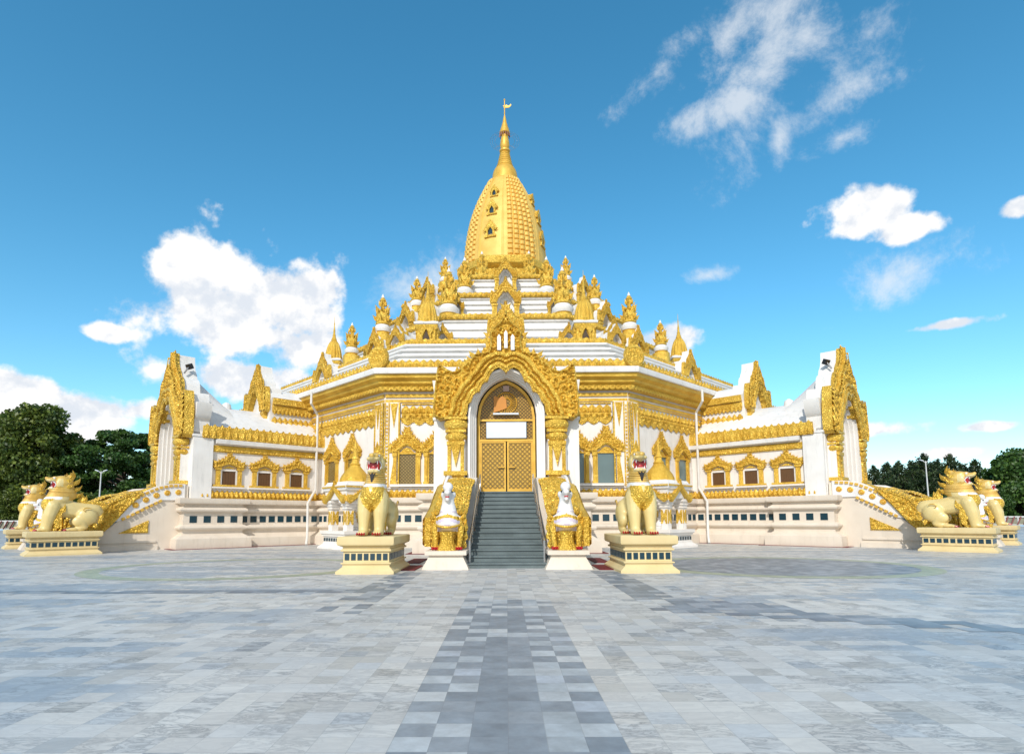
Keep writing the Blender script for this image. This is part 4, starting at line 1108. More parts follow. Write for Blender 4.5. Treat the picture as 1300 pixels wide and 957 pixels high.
def lion():
    """sitting-crouching guardian lion, facing -y, feet at z=0"""
    Y = lambda a: -a
    root = thing('lion_statue', 'x', 'statue')
    prims = [('c', [(0, Y(-.80), .55, .26), (0, Y(-.4), .60, .25), (0, Y(-.05), .66, .26), (0, Y(.14), .74, .28)]),
             ('e', (0, Y(.22), .78), (.30, .26, .26)), ('e', (0, Y(.06), .90), (.28, .32, .18)),
             ('e', (0, Y(.0), 1.02), (.235, .37, .16)), ('e', (0, Y(-.01), 1.16), (.205, .31, .16)), ('e', (0, Y(-.02), 1.28), (.195, .26, .14)),
             ('e', (0, Y(-.02), 1.40), (.215, .25, .17)), ('e', (0, Y(.02), 1.52), (.17, .21, .10)), ('e', (0, Y(-.16), 1.56), (.09, .12, .10)),
             # muzzle curls up to a nose knob, jaw hangs open
             ('c', [(0, Y(.10), 1.46, .12), (0, Y(.24), 1.475, .095), (0, Y(.36), 1.50, .062)]), ('e', (0, Y(.39), 1.535), (.062, .05, .045)),
             ('e', (-.09, Y(.26), 1.475), (.075, .12, .045)), ('e', (.09, Y(.26), 1.475), (.075, .12, .045)),
             ('c', [(0, Y(.06), 1.25, .11), (0, Y(.20), 1.225, .07), (0, Y(.31), 1.235, .045)]), ('e', (-.08, Y(.20), 1.235), (.075, .13, .04)), ('e', (.08, Y(.20), 1.235), (.075, .13, .04)),
             ('e', (-.165, Y(.07), 1.36), (.05, .11, .13)), ('e', (.165, Y(.07), 1.36), (.05, .11, .13)),
             ('e', (-.085, Y(.19), 1.56), (.055, .08, .035)), ('e', (.085, Y(.19), 1.56), (.055, .08, .035)),
             ('e', (0, Y(-.84), .44), (.25, .22, .27))]
    for s in (-1, 1):
        prims += [('c', [(s*.17, Y(.20), .70, .20), (s*.185, Y(.26), .45, .165), (s*.18, Y(.30), .22, .13), (s*.18, Y(.32), .08, .12)]),
                  ('e', (s*.18, Y(.38), .055), (.12, .15, .06)),
                  ('e', (s*.24, Y(-.62), .42), (.17, .27, .27)), ('e', (s*.27, Y(-.45), .28), (.13, .20, .17)),
                  ('c', [(s*.27, Y(-.50), .25, .13), (s*.27, Y(-.56), .12, .10), (s*.27, Y(-.45), .07, .09)]), ('e', (s*.27, Y(-.30), .05), (.11, .16, .055))]
        for k in (-1, 0, 1):
            prims += [('e', (s*.18+k*.07, Y(.50), .045), (.04, .06, .045)), ('e', (s*.27+k*.065, Y(-.16), .04), (.038, .055, .04))]
    me = remeshed(prims, .021, 5)
    for m in (M['skin'], M['ochre'], M['gold'], M['statue_white']): me.materials.append(m)
    for p in me.polygons:
        x, y, z = p.center; a = -y
        k = 0
        th = math.atan2(x, a)
        if a > -.32 and .955-.05*abs(math.sin(th*4)) < z <= 1.0 and a > .02: k = 3
        if z > 1.0-(.10 if a < -.15 else 0) and a > -.45: k = 1
        # heart shaped breastplate
        if a > .22 and z < .93 and z > .42:
            w = .27*math.sin(min(1, (z-.42)/.36)*PI/2)
            if abs(x) < w and not (z > .80 and abs(x) < .05*(z-.80)/.13+.0) : k = 2
        if 1.40 < z < 1.50 and a > .20: k = 0
        if 1.20 < z < 1.26 and a > .20: k = 0
        if 1.30 < z < 1.52 and .0 < a < .16 and abs(x) > .15: k = 0
        p.material_index = k
    body = link('body', me, root)
    # mane: ribbed collar and flames
    mb = MB()
    for i in range(7):
        z = 1.02+i*.043; r = 1-.045*i
        mb.tube([(.228*r*math.cos(t*PI/14), .0+.365*r*math.sin(t*PI/14), z+.02*math.sin(t*PI/14)) for t in range(29)], .020, 6)
    mb.build('collar', M['ochre'], root)
    def blade(mb, x, a, z, s, ang, th=.05, flip=1):
        """flame in the profile plane at side offset x; ang 0 = up, positive = towards the tail"""
        pts = [(-.18, 0), (-.34, .3), (-.22, .62), (.10, 1.0), (.05, .62), (.24, .3), (.18, 0)]
        c, s_ = math.cos(ang), math.sin(ang)
        L = [(a-(u*s*c+v*s*s_), z+(-u*s*s_+v*s*c)) for u, v in [(-flip*u, v) for u, v in pts]]
        n = len(L); cx = sum(p[0] for p in L)/n; cz = sum(p[1] for p in L)/n
        vs = [(x, -p[0], p[1]) for p in L]+[(x-th, -cx, cz), (x+th, -cx, cz)]; fs = []
        for i in range(n): fs += [(i, (i+1) % n, n), ((i+1) % n, i, n+1)]
        mb.add(vs, fs)
    mb = MB()
    for (a, z, s, an) in ((-.20, 1.53, .27, .15), (-.27, 1.38, .25, .75), (-.30, 1.20, .24, .95), (-.34, 1.03, .22, 1.1), (-.05, 1.57, .14, .3)):
        for x in (-.07, .07): blade(mb, x, a+.04, z-.03, s*.85, an, .055)
        blade(mb, 0, a, z, s, an, .075)
    for s in (-1, 1):
        for (a, z, sz, an) in ((-.04, 1.42, .24, 1.0), (-.06, 1.28, .24, 1.2)): blade(mb, s*.175, a, z, sz, an, .04)
    mb.build('mane', M['gold'], root)
    # flame wings by the shoulder and on the haunch
    for s in (-1, 1):
        mb = MB()
        for (a, z, sz, an) in ((.10, .08, .26, .0), (.12, .22, .28, .1), (.10, .38, .28, .2), (.04, .54, .28, .5)): blade(mb, s*.27, a, z, sz, an, .03)
        mb.build('flame_ornament', M['gold'], root)
        mb = MB()
        for (a, z, sz, an) in ((-.86, .10, .22, -.7), (-.94, .22, .24, -.1), (-.95, .36, .20, .3)): blade(mb, s*.28, a, z, sz, an, .04)
        mb.build('haunch_flame', M['gold'], root)
        mb = MB(); mb.tube([(s*.40, .60+.10*math.cos(t*PI/5), .62+.06*math.sin(t*PI/5)) for t in range(8)], [.004+.016*math.sin(t*PI/7) for t in range(8)], 5)
        mb.build('haunch_scroll', M['ochre'], root)
    mb = MB(); P = [(0, .98, .62), (0, 1.12, .74), (0, 1.02, .84), (0, .72, .82), (0, .50, .83)]
    mb.tube(P, [.08, .075, .06, .05, .05], 8)
    blade(mb, 0, -.46, .80, .36, .05, .06); blade(mb, .03, -.52, .84, .24, .4, .05)
    mb.build('tail', M['gold'], root)
    # mouth: red gape seen from the front and in profile
    mb = MB(); gape = [(.02, 1.30), (.10, 1.27), (.24, 1.262), (.26, 1.30), (.25, 1.40), (.27, 1.437), (.08, 1.43)]
    mb.prism([(-p[0], p[1]) for p in gape], .13, -.13, Rz(PI/2)); mb.build('mouth', M['red'], root)
    mb = MB(); half2 = [(0, 1.415), (.075, 1.41), (.095, 1.37), (.08, 1.31), (.04, 1.295), (0, 1.295)]
    mb.prism(mirror(half2), -.24, -.268); mb.build('throat', M['darkred'], root)
    mb = MB()
    for u in range(9):
        t = (u-4)/4; x = .115*t; yy = -.30+.06*t*t
        mb.lathe([(.012, 0), (.010, -.018), (.002, -.036)], 6, Tr(x, yy, 1.442)); mb.lathe([(.011, 0), (.009, .014), (.002, .028)], 6, Tr(x*.95, yy, 1.262))
    for s in (-1, 1):
        mb.lathe([(.017, 0), (.013, -.04), (.002, -.08)], 6, Tr(s*.10, -.27, 1.445)); mb.lathe([(.014, 0), (.011, .03), (.002, .06)], 6, Tr(s*.095, -.26, 1.26))
        mb.tube([(s*.145, -.24, 1.43), (s*.165, -.19, 1.39), (s*.168, -.17, 1.34), (s*.15, -.20, 1.28)], .013, 5)
        for i in range(5): mb.lathe([(.010, 0), (.008, -.015), (.002, -.03)], 5, Tr(s*.135, -.12-i*.028, 1.44))
    mb.tube([(.15*math.sin((t-4)*PI/9), -.245-.045*math.cos((t-4)*PI/9), 1.452) for t in range(9)], .011, 5)
    mb.tube([(.145*math.sin((t-4)*PI/9), -.24-.05*math.cos((t-4)*PI/9), 1.253) for t in range(9)], .011, 5)
    mb.build('teeth', M['statue_white'], root)
    mb = MB(); mb.m = Tr(0, -.25, 1.285) @ Rx(.15); mb.lathe([(.005, -.10), (.045, -.03), (.06, .03), (.03, .06)], 10, Sc(1, .5, 1) @ Rx(PI/2)); mb.build('tongue', M['red'], root)
    for s in (-1, 1):
        mb = MB(); mb.ball((s*.105, -.215, 1.535), .036); ey = mb.build('eye', M['statue_white'], root)
        mb = MB(); mb.ball((s*.108, -.244, 1.535), .016); mb.build('pupil', M['black'], ey)
    mb = MB(); mb.prism([(-.085, 1.20), (-.045, 1.15), (-.025, 1.04), (0, .93), (.02, 1.05), (.05, 1.15), (.085, 1.20), (.03, 1.17), (0, 1.20), (-.03, 1.17)], -.32, -.37); mb.build('beard', M['black'], root)
    for s in (-1, 1):
        for xx, yy, zz in ((.18, -.545, .05), (.27, .12, .045)):
            mb = MB()
            for k in range(4): mb.lathe([(.022, 0), (.024, .02), (.002, .075)], 6, Tr(s*xx+(k-1.5)*.054, yy, zz) @ Rx(PI/2+.5))
            mb.build('claw', M['red'], root)
    return root
def pedestal():
    root = thing('pedestal', 'x', 'pedestal')
    hx, hy = .41, .78; sq = [(-hx, -hy), (hx, -hy), (hx, hy), (-hx, hy)]
    mb = MB(); sweep(mb, sq, [(.12, 0), (.12, .045), (.02, .13), (.02, .17), (.05, .18), (.05, .20), (.01, .21), (.01, .40), (.05, .41), (.05, .44), (.02, .45), (.02, .485), (.10, .52), (.11, .55), (.11, .66), (.09, .675)], True)
    mb.build('plinth', M['ped'], root)
    mb = MB()
    for a, L, D in ((0, hx, hy), (PI, hx, hy), (PI/2, hy, hx), (-PI/2, hy, hx)):
        mb.m = Rz(a); n = 7 if L < .5 else 10
        for i in range(n):
            c = -L+(i+.5)*2*L/n; w = 2*L/n*.36; mb.box(c-w, c+w, -D-.018, -D+.02, .245, .365)
    mb.m = I4; mb.build('tile_band', M['tile'], root, smooth=0)
    return root
LN = lion(); PD = pedestal()
LP = [(0, -1, 22.62, 2.58, 'cream and gold lion statue facing forward, left of the front steps', 'yellow pedestal with dark tiles under the lion left of the front steps'),
      (0, 1, 22.62, 2.58, 'cream and gold lion statue facing forward, right of the front steps', 'yellow pedestal with dark tiles under the lion right of the front steps'),
      (-PI/4, 1, 21.3, 2.95, 'nearer of the two lions facing left at the left edge, in full side view', 'nearer yellow pedestal at the left edge, below the lion in full side view'),
      (-PI/4, -1, 21.3, 2.95, 'farther of the two lions at the left edge, half hidden behind its twin', 'farther yellow pedestal at the left edge, half hidden behind its twin'),
      (PI/4, -1, 21.3, 2.95, 'nearer of the two lions facing right at the right edge, in full side view', 'nearer yellow pedestal at the right edge, below the lion in full side view'),
      (PI/4, 1, 21.3, 2.95, 'farther of the two lions at the right edge, half hidden behind its twin', 'farther yellow pedestal at the right edge, half hidden behind its twin')]
for i, (a, s, d, w, l1, l2) in enumerate(LP):
    p = Rz(a) @ Vector((s*w, -d, 0))
    o = LN if i == 0 else copy_tree(LN); q = PD if i == 0 else copy_tree(PD)
    q.location = (p.x, CY+p.y, 0); q.rotation_euler = (0, 0, a)
    # the lions look a little towards the steps, as the front pair does
    o.location = (p.x+math.sin(a)*.10, CY+p.y-math.cos(a)*.10, .675); o.rotation_euler = (0, 0, a); o.scale = (.82, 1, 1)
    tag(o, l1, 'statue', 'guardian lions beside the stairs'); tag(q, l2, 'pedestal', 'lion pedestals beside the stairs')

# balustrade figures --------------------------------------------------------------
def figure():
    root = thing('dragon_statue', 'x', 'statue')
    prims = [('c', [(0, .12, .20, .22), (0, .04, .45, .21), (0, -.02, .66, .17), (0, -.05, .84, .125), (0, -.07, .98, .105)]), ('e', (0, -.12, .50), (.21, .15, .17)),
             ('c', [(0, -.06, .96, .10), (0, -.16, 1.04, .085), (0, -.27, 1.06, .06)]), ('c', [(0, -.10, .92, .06), (0, -.24, .93, .045)]),
             ('e', (-.10, -.03, 1.02), (.04, .07, .07)), ('e', (.10, -.03, 1.02), (.04, .07, .07))]
    for k in range(4): prims.append(('e', (0, -.05, .62+.085*k), (.185-.022*k, .17-.02*k, .028)))
    for s in (-1, 1): prims += [('c', [(s*.17, .0, .56, .085), (s*.24, -.10, .38, .07), (s*.22, -.12, .16, .055), (s*.21, -.22, .05, .055)])]
    me = remeshed(prims, .022, 5)
    for m in (M['statue_white'], M['gold'], M['lilac']): me.materials.append(m)
    for p in me.polygons:
        x, y, z = p.center; k = 0
        if z < .34 or (abs(x) > .19 and z < .46): k = 1
        elif .72 > z > .36:
            k = (0, 2, 0, 2, 1)[int((z+.35*abs(x)-.36)/.062) % 5] if abs(x) < .22 else 1
        elif y > .08: k = 1
        p.material_index = k
    link('body', me, root)
    mb = MB(); mb.ball((0, -.14, 1.16), .095, 20); mb.build('crest_ball', M['statue_white'], root)
    mb = MB(); mb.tube([(.19*math.cos(t), -.04+.19*math.sin(t), .60) for t in [PI+i*PI/10 for i in range(11)]], .02, 6)
    mb.tube([(.225*math.sin((t-5)*PI/11), -.10-.19*math.cos((t-5)*PI/11), .47-.05*math.sin(t*PI/10)) for t in range(11)], .022, 6); mb.build('girdle', M['gold'], root)
    for s in (-1, 1):
        mb = MB(); mb.ball((s*.075, -.19, 1.07), .02); mb.build('eye', M['black'], root)
    mb = MB(); mb.box(-.035, .035, -.27, -.12, .965, .99); mb.build('mouth', M['red'], root)
    mb = MB()
    for s in (-1, 1):
        for (x, z, sz, an) in ((.25, .02, .24, -.2), (.27, .18, .24, -.25), (.27, .34, .24, -.3), (.24, .50, .24, -.35), (.19, .66, .20, -.4)):
            leaf(mb, s*x, z, sz, s*an, .10, .02, s)
    # fluted gilt pedestal column under the chest
    mb.lathe([(.20, 0), (.17, .06), (.12, .14), (.11, .26), (.14, .34)], 16, Tr(0, -.24, 0), .04, 8)
    mb.build('gilt_flame', M['gold'], root)
    for s in (-1, 1):
        mb = MB()
        for k in range(3): mb.lathe([(.03, 0), (.03, .02), (.004, .08)], 6, Tr(s*.21+(k-1)*.045, -.26, .04) @ Rx(PI/2+.4))
        mb.build('claw', M['red'], root)
    return root
FG = figure(); k = 0
for a, dn, w, nm in ((0, dn0, 1.21, ('left of the front steps', 'right of the front steps')), (-PI/4, dn1, 1.63, ('at the left wing stairs, farther one', 'behind the nearer left-edge lion')), (PI/4, dn2, 1.63, ('behind the nearer right-edge lion', 'at the right wing stairs, farther one'))):
    for s in (-1, 1):
        p = Rz(a) @ Vector((s*w, -(dn+.25), 0)); o = FG if k == 0 else copy_tree(FG)
        o.location = (p.x, CY+p.y, .36); o.rotation_euler = (0, 0, a); o.scale = (1.12, 1.05, 1.10)
        tag(o, 'white dragon figure with lilac bands and gold flames '+nm[0 if s < 0 else 1], 'statue', 'dragon figures ending the balustrades'); k += 1

# ================================================================== shrine pavilions
def pavilion(x, y, a, label):
    root = thing('shrine', label, 'shrine', (x, y, 0), a, 'small shrines below the pagoda wall')
    sq = [(-.72, -.72), (.72, -.72), (.72, .72), (-.72, .72)]
    mb = MB(); sweep(mb, sq, [(.16, 0), (.16, .06), (.03, .16), (.03, .2), (.0, .22), (.0, .40), (.05, .42), (.05, .46), (.10, .50), (.10, .60)], True); mb.build('plinth', M['white'], root)
    mb = MB()
    for k in range(4):
        mb.m = Rz(k*PI/2)
        for i in range(9):
            c = -.66+i*.165; mb.box(c-.052, c+.052, -.738, -.70, .25, .36)
    mb.m = I4; mb.build('tile_band', M['tile'], root, smooth=0)
    for sx in (-1, 1):
        for sy in (-1, 1):
            cx, cy = sx*.5, sy*.5
            mb = MB(); mb.box(cx-.12, cx+.12, cy-.12, cy+.12, .60, 1.42)
            sweep(mb, [(cx-.12, cy-.12), (cx+.12, cy-.12), (cx+.12, cy+.12), (cx-.12, cy+.12)], [(0, 1.28), (.05, 1.34), (.02, 1.37), (.08, 1.44), (.05, 1.47), (.12, 1.54), (.12, 1.62)], True)
            c = mb.build('column', M['white'], root)
            mb = MB()
            for k in range(4):
                mb.m = Tr(cx, cy, 0) @ Rz(k*PI/2); mb.prism([(-.11, .80), (-.06, .80), (0, .95), (.06, .80), (.11, .80), (.11, 1.26), (.06, 1.26), (0, 1.11), (-.06, 1.26), (-.11, 1.26)], -.11, -.135)
            mb.m = I4; mb.build('column_panel', M['gold'], c)
    mb = MB(); sweep(mb, sq, [(-.1, 1.62), (-.02, 1.64), (0, 1.92), (.05, 1.95), (.08, 2.06), (.08, 2.12), (0, 2.15), (-.05, 2.24), (-.2, 2.26)], True, True); mb.build('eave', M['roof'], root)
    mb = MB()
    for k in range(4):
        mb.m = Rz(k*PI/2) @ Tr(0, -.72, 0); half = [(0, 2.28), (.06, 2.12), (.2, 1.98), (.34, 1.86), (.48, 1.78), (.62, 1.80), (.72, 1.76), (.74, 1.58), (.60, 1.50), (.46, 1.60), (.26, 1.74), (0, 1.96)]
        mb.prism(mirror(half), .04, -.10); carve(mb, mirror(half), -.10, .03, .1, .03); crockets(mb, half[:7], .1, .1, .1, -.05, .05, .7)
        mb.box(-.78, .78, -.10, -.0, 2.04, 2.09)
    mb.m = I4; mb.build('gable', M['gold'], root)
    mb = MB(); mb.lathe([(.50, 2.22), (.50, 2.34), (.44, 2.48), (.34, 2.62), (.22, 2.76), (.17, 2.84), (.19, 2.88), (.12, 2.96), (.10, 3.05), (.12, 3.08), (.07, 3.2), (.05, 3.4), (.065, 3.43), (.01, 3.72)], 24, None, .03, 12); mb.build('dome', M['gold_fine'], root)
    # small seated image and lamp inside
    mb = MB(); mb.lathe([(.22, .60), (.24, .66), (.16, .72)], 14); mb.lathe([(.19, .72), (.17, .80), (.10, .90), (.115, .98), (.06, 1.05), (.075, 1.12), (.02, 1.22)], 12); mb.build('seated_image', M['statue_white'], root)
    return root
pavilion(-5.28, 20.2, -PI/4, 'small white and gold shrine with open arches, behind the lion left of the front steps')
pavilion(5.28, 20.2, PI/4, 'small white and gold shrine with open arches, behind the lion right of the front steps')

# floodlights on the gables
def flood(x, y, z, rz, label):
    root = thing('floodlight', label, 'floodlight', (x, y, z), rz, 'floodlights clamped to the wing gables')
    mb = MB(); mb.box(-.12, .12, -.07, .07, -.10, .10, Rx(-.5)); mb.build('housing', M['black'], root)
    mb = MB(); mb.box(-.10, .10, -.082, -.07, -.08, .08, Rx(-.5)); mb.build('glass', M['pane_teal'], root)
    mb = MB(); mb.tube([(0, .05, -.05), (0, .2, -.3)], .03, 6); mb.build('bracket', M['steel'], root)
for sg, w in ((-1, 'left'), (1, 'right')):
    p = Rz(sg*PI/4) @ Vector((-sg*.42, -17.45, 6.75))
    flood(p.x, CY+p.y, 6.78, sg*PI/4+PI*.9*sg, 'small black floodlight near the tip of the %s wing gable' % w)

# ================================================================== GROUND
def sheet(name, pts, z, mat, label=None):
    me = bpy.data.meshes.new(name); me.from_pydata([(x, y, z) for x, y in pts], [], [tuple(range(len(pts)))]); me.materials.append(mat)
    o = link(name, me); o['kind'] = 'structure'; return o
sheet('ground', [(-900, -300), (900, -300), (900, 1200), (-900, 1200)], -.012, M['grass'])
sheet('pavement', [(-95, -30), (95, -30), (95, 57), (-95, 57)], 0, M['paving'])
e = .0026
# central path: dark and light slabs, six columns of tiles
T = .175
for nm, sel, mt in (('path', lambda i, j, r: True, 'path_light'),):
    pass
rnd = random.Random(5); mbd = MB(); mbl = MB()
x0 = -3*T; j0 = 0; rows = int(7.45/T)
for j in range(rows):
    for i in range(6):
        mid = i in (2, 3)
        r_ = rnd.random()
        if j > rows-9: dark = r_ < .45
        elif mid: dark = r_ < .93
        else: dark = ((i+j) % 2 == 0) if r_ < .86 else r_ < .95
        (mbd if dark else mbl).add([(x0+i*T, j*T, 0), (x0+(i+1)*T, j*T, 0), (x0+(i+1)*T, (j+1)*T, 0), (x0+i*T, (j+1)*T, 0)], [(0, 1, 2, 3)])
o = mbl.build('path', M['path_light'], None, (0, 0, e), 0, 0); o['kind'] = 'structure'
o = mbd.build('path_slabs', M['path_dark'], None, (0, 0, e), 0, 0); o['kind'] = 'structure'
# slate bands that run outward in front of the lions
def tiles_band(name, cells, mat, z=e):
    mb = MB()
    for i, j in cells: mb.add([(i*T, j*T, 0), ((i+1)*T, j*T, 0), ((i+1)*T, (j+1)*T, 0), (i*T, (j+1)*T, 0)], [(0, 1, 2, 3)])
    o = mb.build(name, mat, None, (0, 0, z), 0, 0); o['kind'] = 'structure'; return o
cells = set(); rn = random.Random(3)
for sg in (-1, 1):
    for j in range(36, 64):
        c = int(11+(j-36)*.02)
        for i in range(9, 12):
            if rn.random() < .8-(.5 if j < 42 else 0): cells.add((sg*i-(1 if sg < 0 else 0), j))
for i in range(-110, -9):
    for j in (46, 47):
        if rn.random() < .88: cells.add((i, j))
for i in range(11, 30):
    w = 6 if i < 18 else 3
    for j in range(36-(i-11)//2, 36-(i-11)//2+w):
        if rn.random() < .92 and j > 24: cells.add((i, j))
tiles_band('slate_paving', cells, M['slate_band'])
# pale green inlaid rings with dark stone inside
for sg in (-1, 1):
    cx, cy = sg*5.6, 12.3
    for nm, ra, rb, mt, z in (('paving_ring', 2.75, 2.38, 'green_stone', e),):
        P = []; n = 64
        mb = MB(); vs = []
        for r in (ra, rb): vs += [(cx+r*1.05*math.cos(2*PI*i/n), cy+r*.95*math.sin(2*PI*i/n), 0) for i in range(n)]
        mb.add(vs, [(i, (i+1) % n, (i+1) % n+n, i+n) for i in range(n)]); o = mb.build(nm, M[mt], None, (0, 0, z), 0, 0); o['kind'] = 'structure'
    if sg > 0:
        mb = MB(); mb.add([(cx+2.37*1.05*math.cos(2*PI*i/n), cy+2.37*.95*math.sin(2*PI*i/n), 0) for i in range(n)], [tuple(range(n))]); o = mb.build('paving_disc', M['slate_band'], None, (0, 0, e), 0, 0); o['kind'] = 'structure'
# maroon mats beside the front stairs
k = 0
for sg in (-1, 1):
    for (xa, xb, ya, yb, w) in ((1.78, 2.12, 11.4, 12.5, 'nearer'), (1.95, 2.3, 13.2, 14.6, 'farther')):
        mb = MB(); a_, b_ = sorted((sg*xa, sg*xb)); mb.box(a_, b_, ya, yb, .003, .018)
        o = mb.build('doormat', M['darkred'], None, (0, 0, 0), 0, 0)
        tag(o, '%s of the two dark red mats on the paving just %s of the front steps' % (w, 'left' if sg < 0 else 'right'), 'mat', 'red mats beside the front steps')
# gutter line along the wings
# blue kerb at the edge of the pavement
mb = MB(); mb.box(-95, 95, 56.6, 57.0, 0, .14); o = mb.build('kerb', M['blue'], None, (0, 0, 0), 0, 0); o['kind'] = 'structure'

# ================================================================== FENCE, LAMPS, TREES
for sg, w in ((-1, 'left'), (1, 'right')):
    fr = thing('fence', 'low concrete fence with maroon slanted struts, behind the lions at the %s edge' % w, 'fence', (0, 57.6, 0), 0, 'boundary fences')
    xs = [sg*(36+i*.62) for i in range(80)]
    lo, hi = min(xs), max(xs)
    mb = MB(); mb.box(lo, hi, -.08, .08, .85, .98); mb.box(lo, hi, -.06, .06, .1, .2); mb.build('rail', M['fence_white'], fr)
    for x in xs[:80:2]:
        mb = MB(); mb.box(x-.06, x+.06, -.1, .1, 0, 1.0); mb.build('post', M['fence_white'], fr)
    mb = MB()
    for x in xs: mb.tube([(x-.12, -.12, .12), (x+.28, -.12, .92)], .07, 4)
    mb.build('strut', M['maroon'], fr)
    mb = MB(); mb.box(lo, hi, .02, .05, .2, .85); mb.build('panel', flat('drab_panel', (.28, .27, .20)), fr)
def lamp(x, y, h, label):
    root = thing('lamp_post', label, 'lamp post', (x, y, 0), 0, 'tall lamp posts at the edge of the square')
    mb = MB(); mb.tube([(0, 0, 0), (0, 0, h)], [.065, .04], 8); mb.build('pole', M['fence_white'], root)
    for s in (-1, 1):
        mb = MB(); mb.tube([(0, 0, h-.15), (s*.22, 0, h+.02)], .025, 6); mb.build('arm', M['fence_white'], root)
        mb = MB(); mb.box(-.16, .16, -.07, .07, -.025, .025, Tr(s*.34, 0, h+.07) @ Ry(-s*.35)); mb.build('lamp_head', M['sign'], root)
lamp(-520/740*48, 48, 5.0, 'slim pale twin-armed lamp post in front of the left trees')
lamp(530/740*48, 48, 5.5, 'slim pale twin-armed lamp post in front of the right trees')

def limb_tree(name, label, cat_group, H, crown, leafm, nleaf, leafsize, trunk_h=.3, seed=1, clumps=26, flatness=.5, spread=.5, dr=.0):
    rn = random.Random(seed); root = thing(name, label, 'tree', (0, 0, 0), 0, cat_group)
    mb = MB(); top = H*.72
    mb.tube([(0, 0, 0), (.1, 0, H*.15), (-.1, .1, H*.35), (.1, 0, H*.55), (0, 0, top)], [H*.028, H*.022, H*.018, H*.012, H*.005], 8)
    cl = []
    for i in range(clumps):
        a = i*2.399+rn.random(); t = (i+.5)/clumps
        z = H*(trunk_h+(1-trunk_h-.05)*t); rr = crown*math.sqrt(max(.05, 1-((t-.35)/.68)**2))*(.45+.5*rn.random())
        c = (rr*math.cos(a), rr*math.sin(a), z); cl.append((c, H*spread*.22*(.7+.6*rn.random())))
        z0 = max(H*.12, z-H*.18); mb.tube([(0, 0, z0), (c[0]*.5, c[1]*.5, z0+(z-z0)*.6), c], [H*.009, H*.006, H*.002], 5)
    mb.build('trunk', M['bark'], root)
    n = nleaf; rs = np.random.RandomState(seed)
    ci = rs.randint(0, len(cl), n); C = np.array([cl[i][0] for i in ci]); Rr = np.array([cl[i][1] for i in ci])
    dvec = rs.normal(size=(n, 3)); dvec /= np.linalg.norm(dvec, axis=1)[:, None]
    rad = rs.random_sample(n)**.45
    P = C+dvec*(Rr*rad)[:, None]*np.array([1.15, 1.15, flatness+.25])
    u = rs.normal(size=(n, 3)); u /= np.linalg.norm(u, axis=1)[:, None]
    w = np.cross(u, rs.normal(size=(n, 3))); w /= np.linalg.norm(w, axis=1)[:, None]
    s = leafsize*(.6+.8*rs.random_sample(n))[:, None]
    V = np.stack([P-u*s*.5, P+w*s*.35, P+u*s*.5, P-w*s*.35], 1).reshape(-1, 3)
    me = bpy.data.meshes.new('crown'); me.from_pydata(V.tolist(), [], [(4*i, 4*i+1, 4*i+2, 4*i+3) for i in range(n)]); me.materials.append(M[leafm])
    link('crown', me, root); return root
def needle_tree(label, H, seed):
    rn = random.Random(seed); rs = np.random.RandomState(seed); root = thing('conifer', label, 'tree', (0, 0, 0), 0, 'dark conifers beyond the fence')
    mb = MB(); mb.tube([(0, 0, 0), (0, 0, H*.5), (.05, 0, H*.97)], [H*.02, H*.013, H*.003], 7)
    P = []
    nb = 46
    for i in range(nb):
        t = (i+1)/nb; z = H*(.12+.84*t); L = H*.38*(1-t**1.7)*(.40+.9*rn.random())+.2; a = i*2.399+rn.random()*.6
        up = .25+.5*rn.random()
        e_ = (L*math.cos(a), L*math.sin(a), z+L*up*.6); m_ = (e_[0]*.5, e_[1]*.5, z+L*up*.15)
        mb.tube([(0, 0, z), m_, e_], [H*.004, H*.003, H*.0012], 4)
        k = int(70*(.4+L/(H*.3)))
        for _ in range(k):
            f = .15+.85*rn.random(); b = [m_[q]*(1-abs(2*f-1))+(0 if f < .5 else e_[q])*abs(2*f-1) for q in range(3)]
            if f < .5: b = [m_[0]*2*f, m_[1]*2*f, z+(m_[2]-z)*2*f]
            else: b = [m_[q]+(e_[q]-m_[q])*(2*f-1) for q in range(3)]
            sp_ = .10+.10*L
            P.append((b[0]+rn.gauss(0, sp_*.6), b[1]+rn.gauss(0, sp_*.6), b[2]+rn.gauss(0, .16)-.05))
    mb.build('trunk', M['bark'], root)
    P = np.array(P); n = len(P); u = rs.normal(size=(n, 3)); u[:, 2] = np.abs(u[:, 2])+.3; u /= np.linalg.norm(u, axis=1)[:, None]
    w = np.cross(u, rs.normal(size=(n, 3))); w /= np.linalg.norm(w, axis=1)[:, None]; s = (.42*(.6+.8*rs.random_sample(n)))[:, None]
    V = np.stack([P-u*s*.5, P+w*s*.16, P+u*s*.5, P-w*s*.16], 1).reshape(-1, 3)
    me = bpy.data.meshes.new('crown'); me.from_pydata(V.tolist(), [], [(4*i, 4*i+1, 4*i+2, 4*i+3) for i in range(n)]); me.materials.append(M['needle'])
    link('crown', me, root); return root
def PX(px, Y): return (px-645)/744*Y
def at(o, px, Y, s=1, rz=0, label=None, group=None):
    o.location = (PX(px, Y), Y, 0); o.scale = (s, s, s); o.rotation_euler = (0, 0, rz)
    if label: o['label'] = label
    if group: o['group'] = group
    return o
GB = 'broadleaf trees beyond the fence'
tA = at(limb_tree('broadleaf_tree', 'tallest green broadleaf tree, with a peaked crown at the far left edge', GB, 14.0, 4.6, 'leaf', 40000, .40, .10, 21, 64, .70, .44), 34, 66)
tB = at(limb_tree('spreading_tree', 'wide dark flat-topped tree just left of the left wing gable', GB, 12.2, 7.4, 'leaf_dark', 42000, .36, .22, 33, 60, .25, .46), 152, 72)
at(copy_tree(tA), -20, 70, .95, 2.0, 'green broadleaf tree cut off by the left edge of the picture')
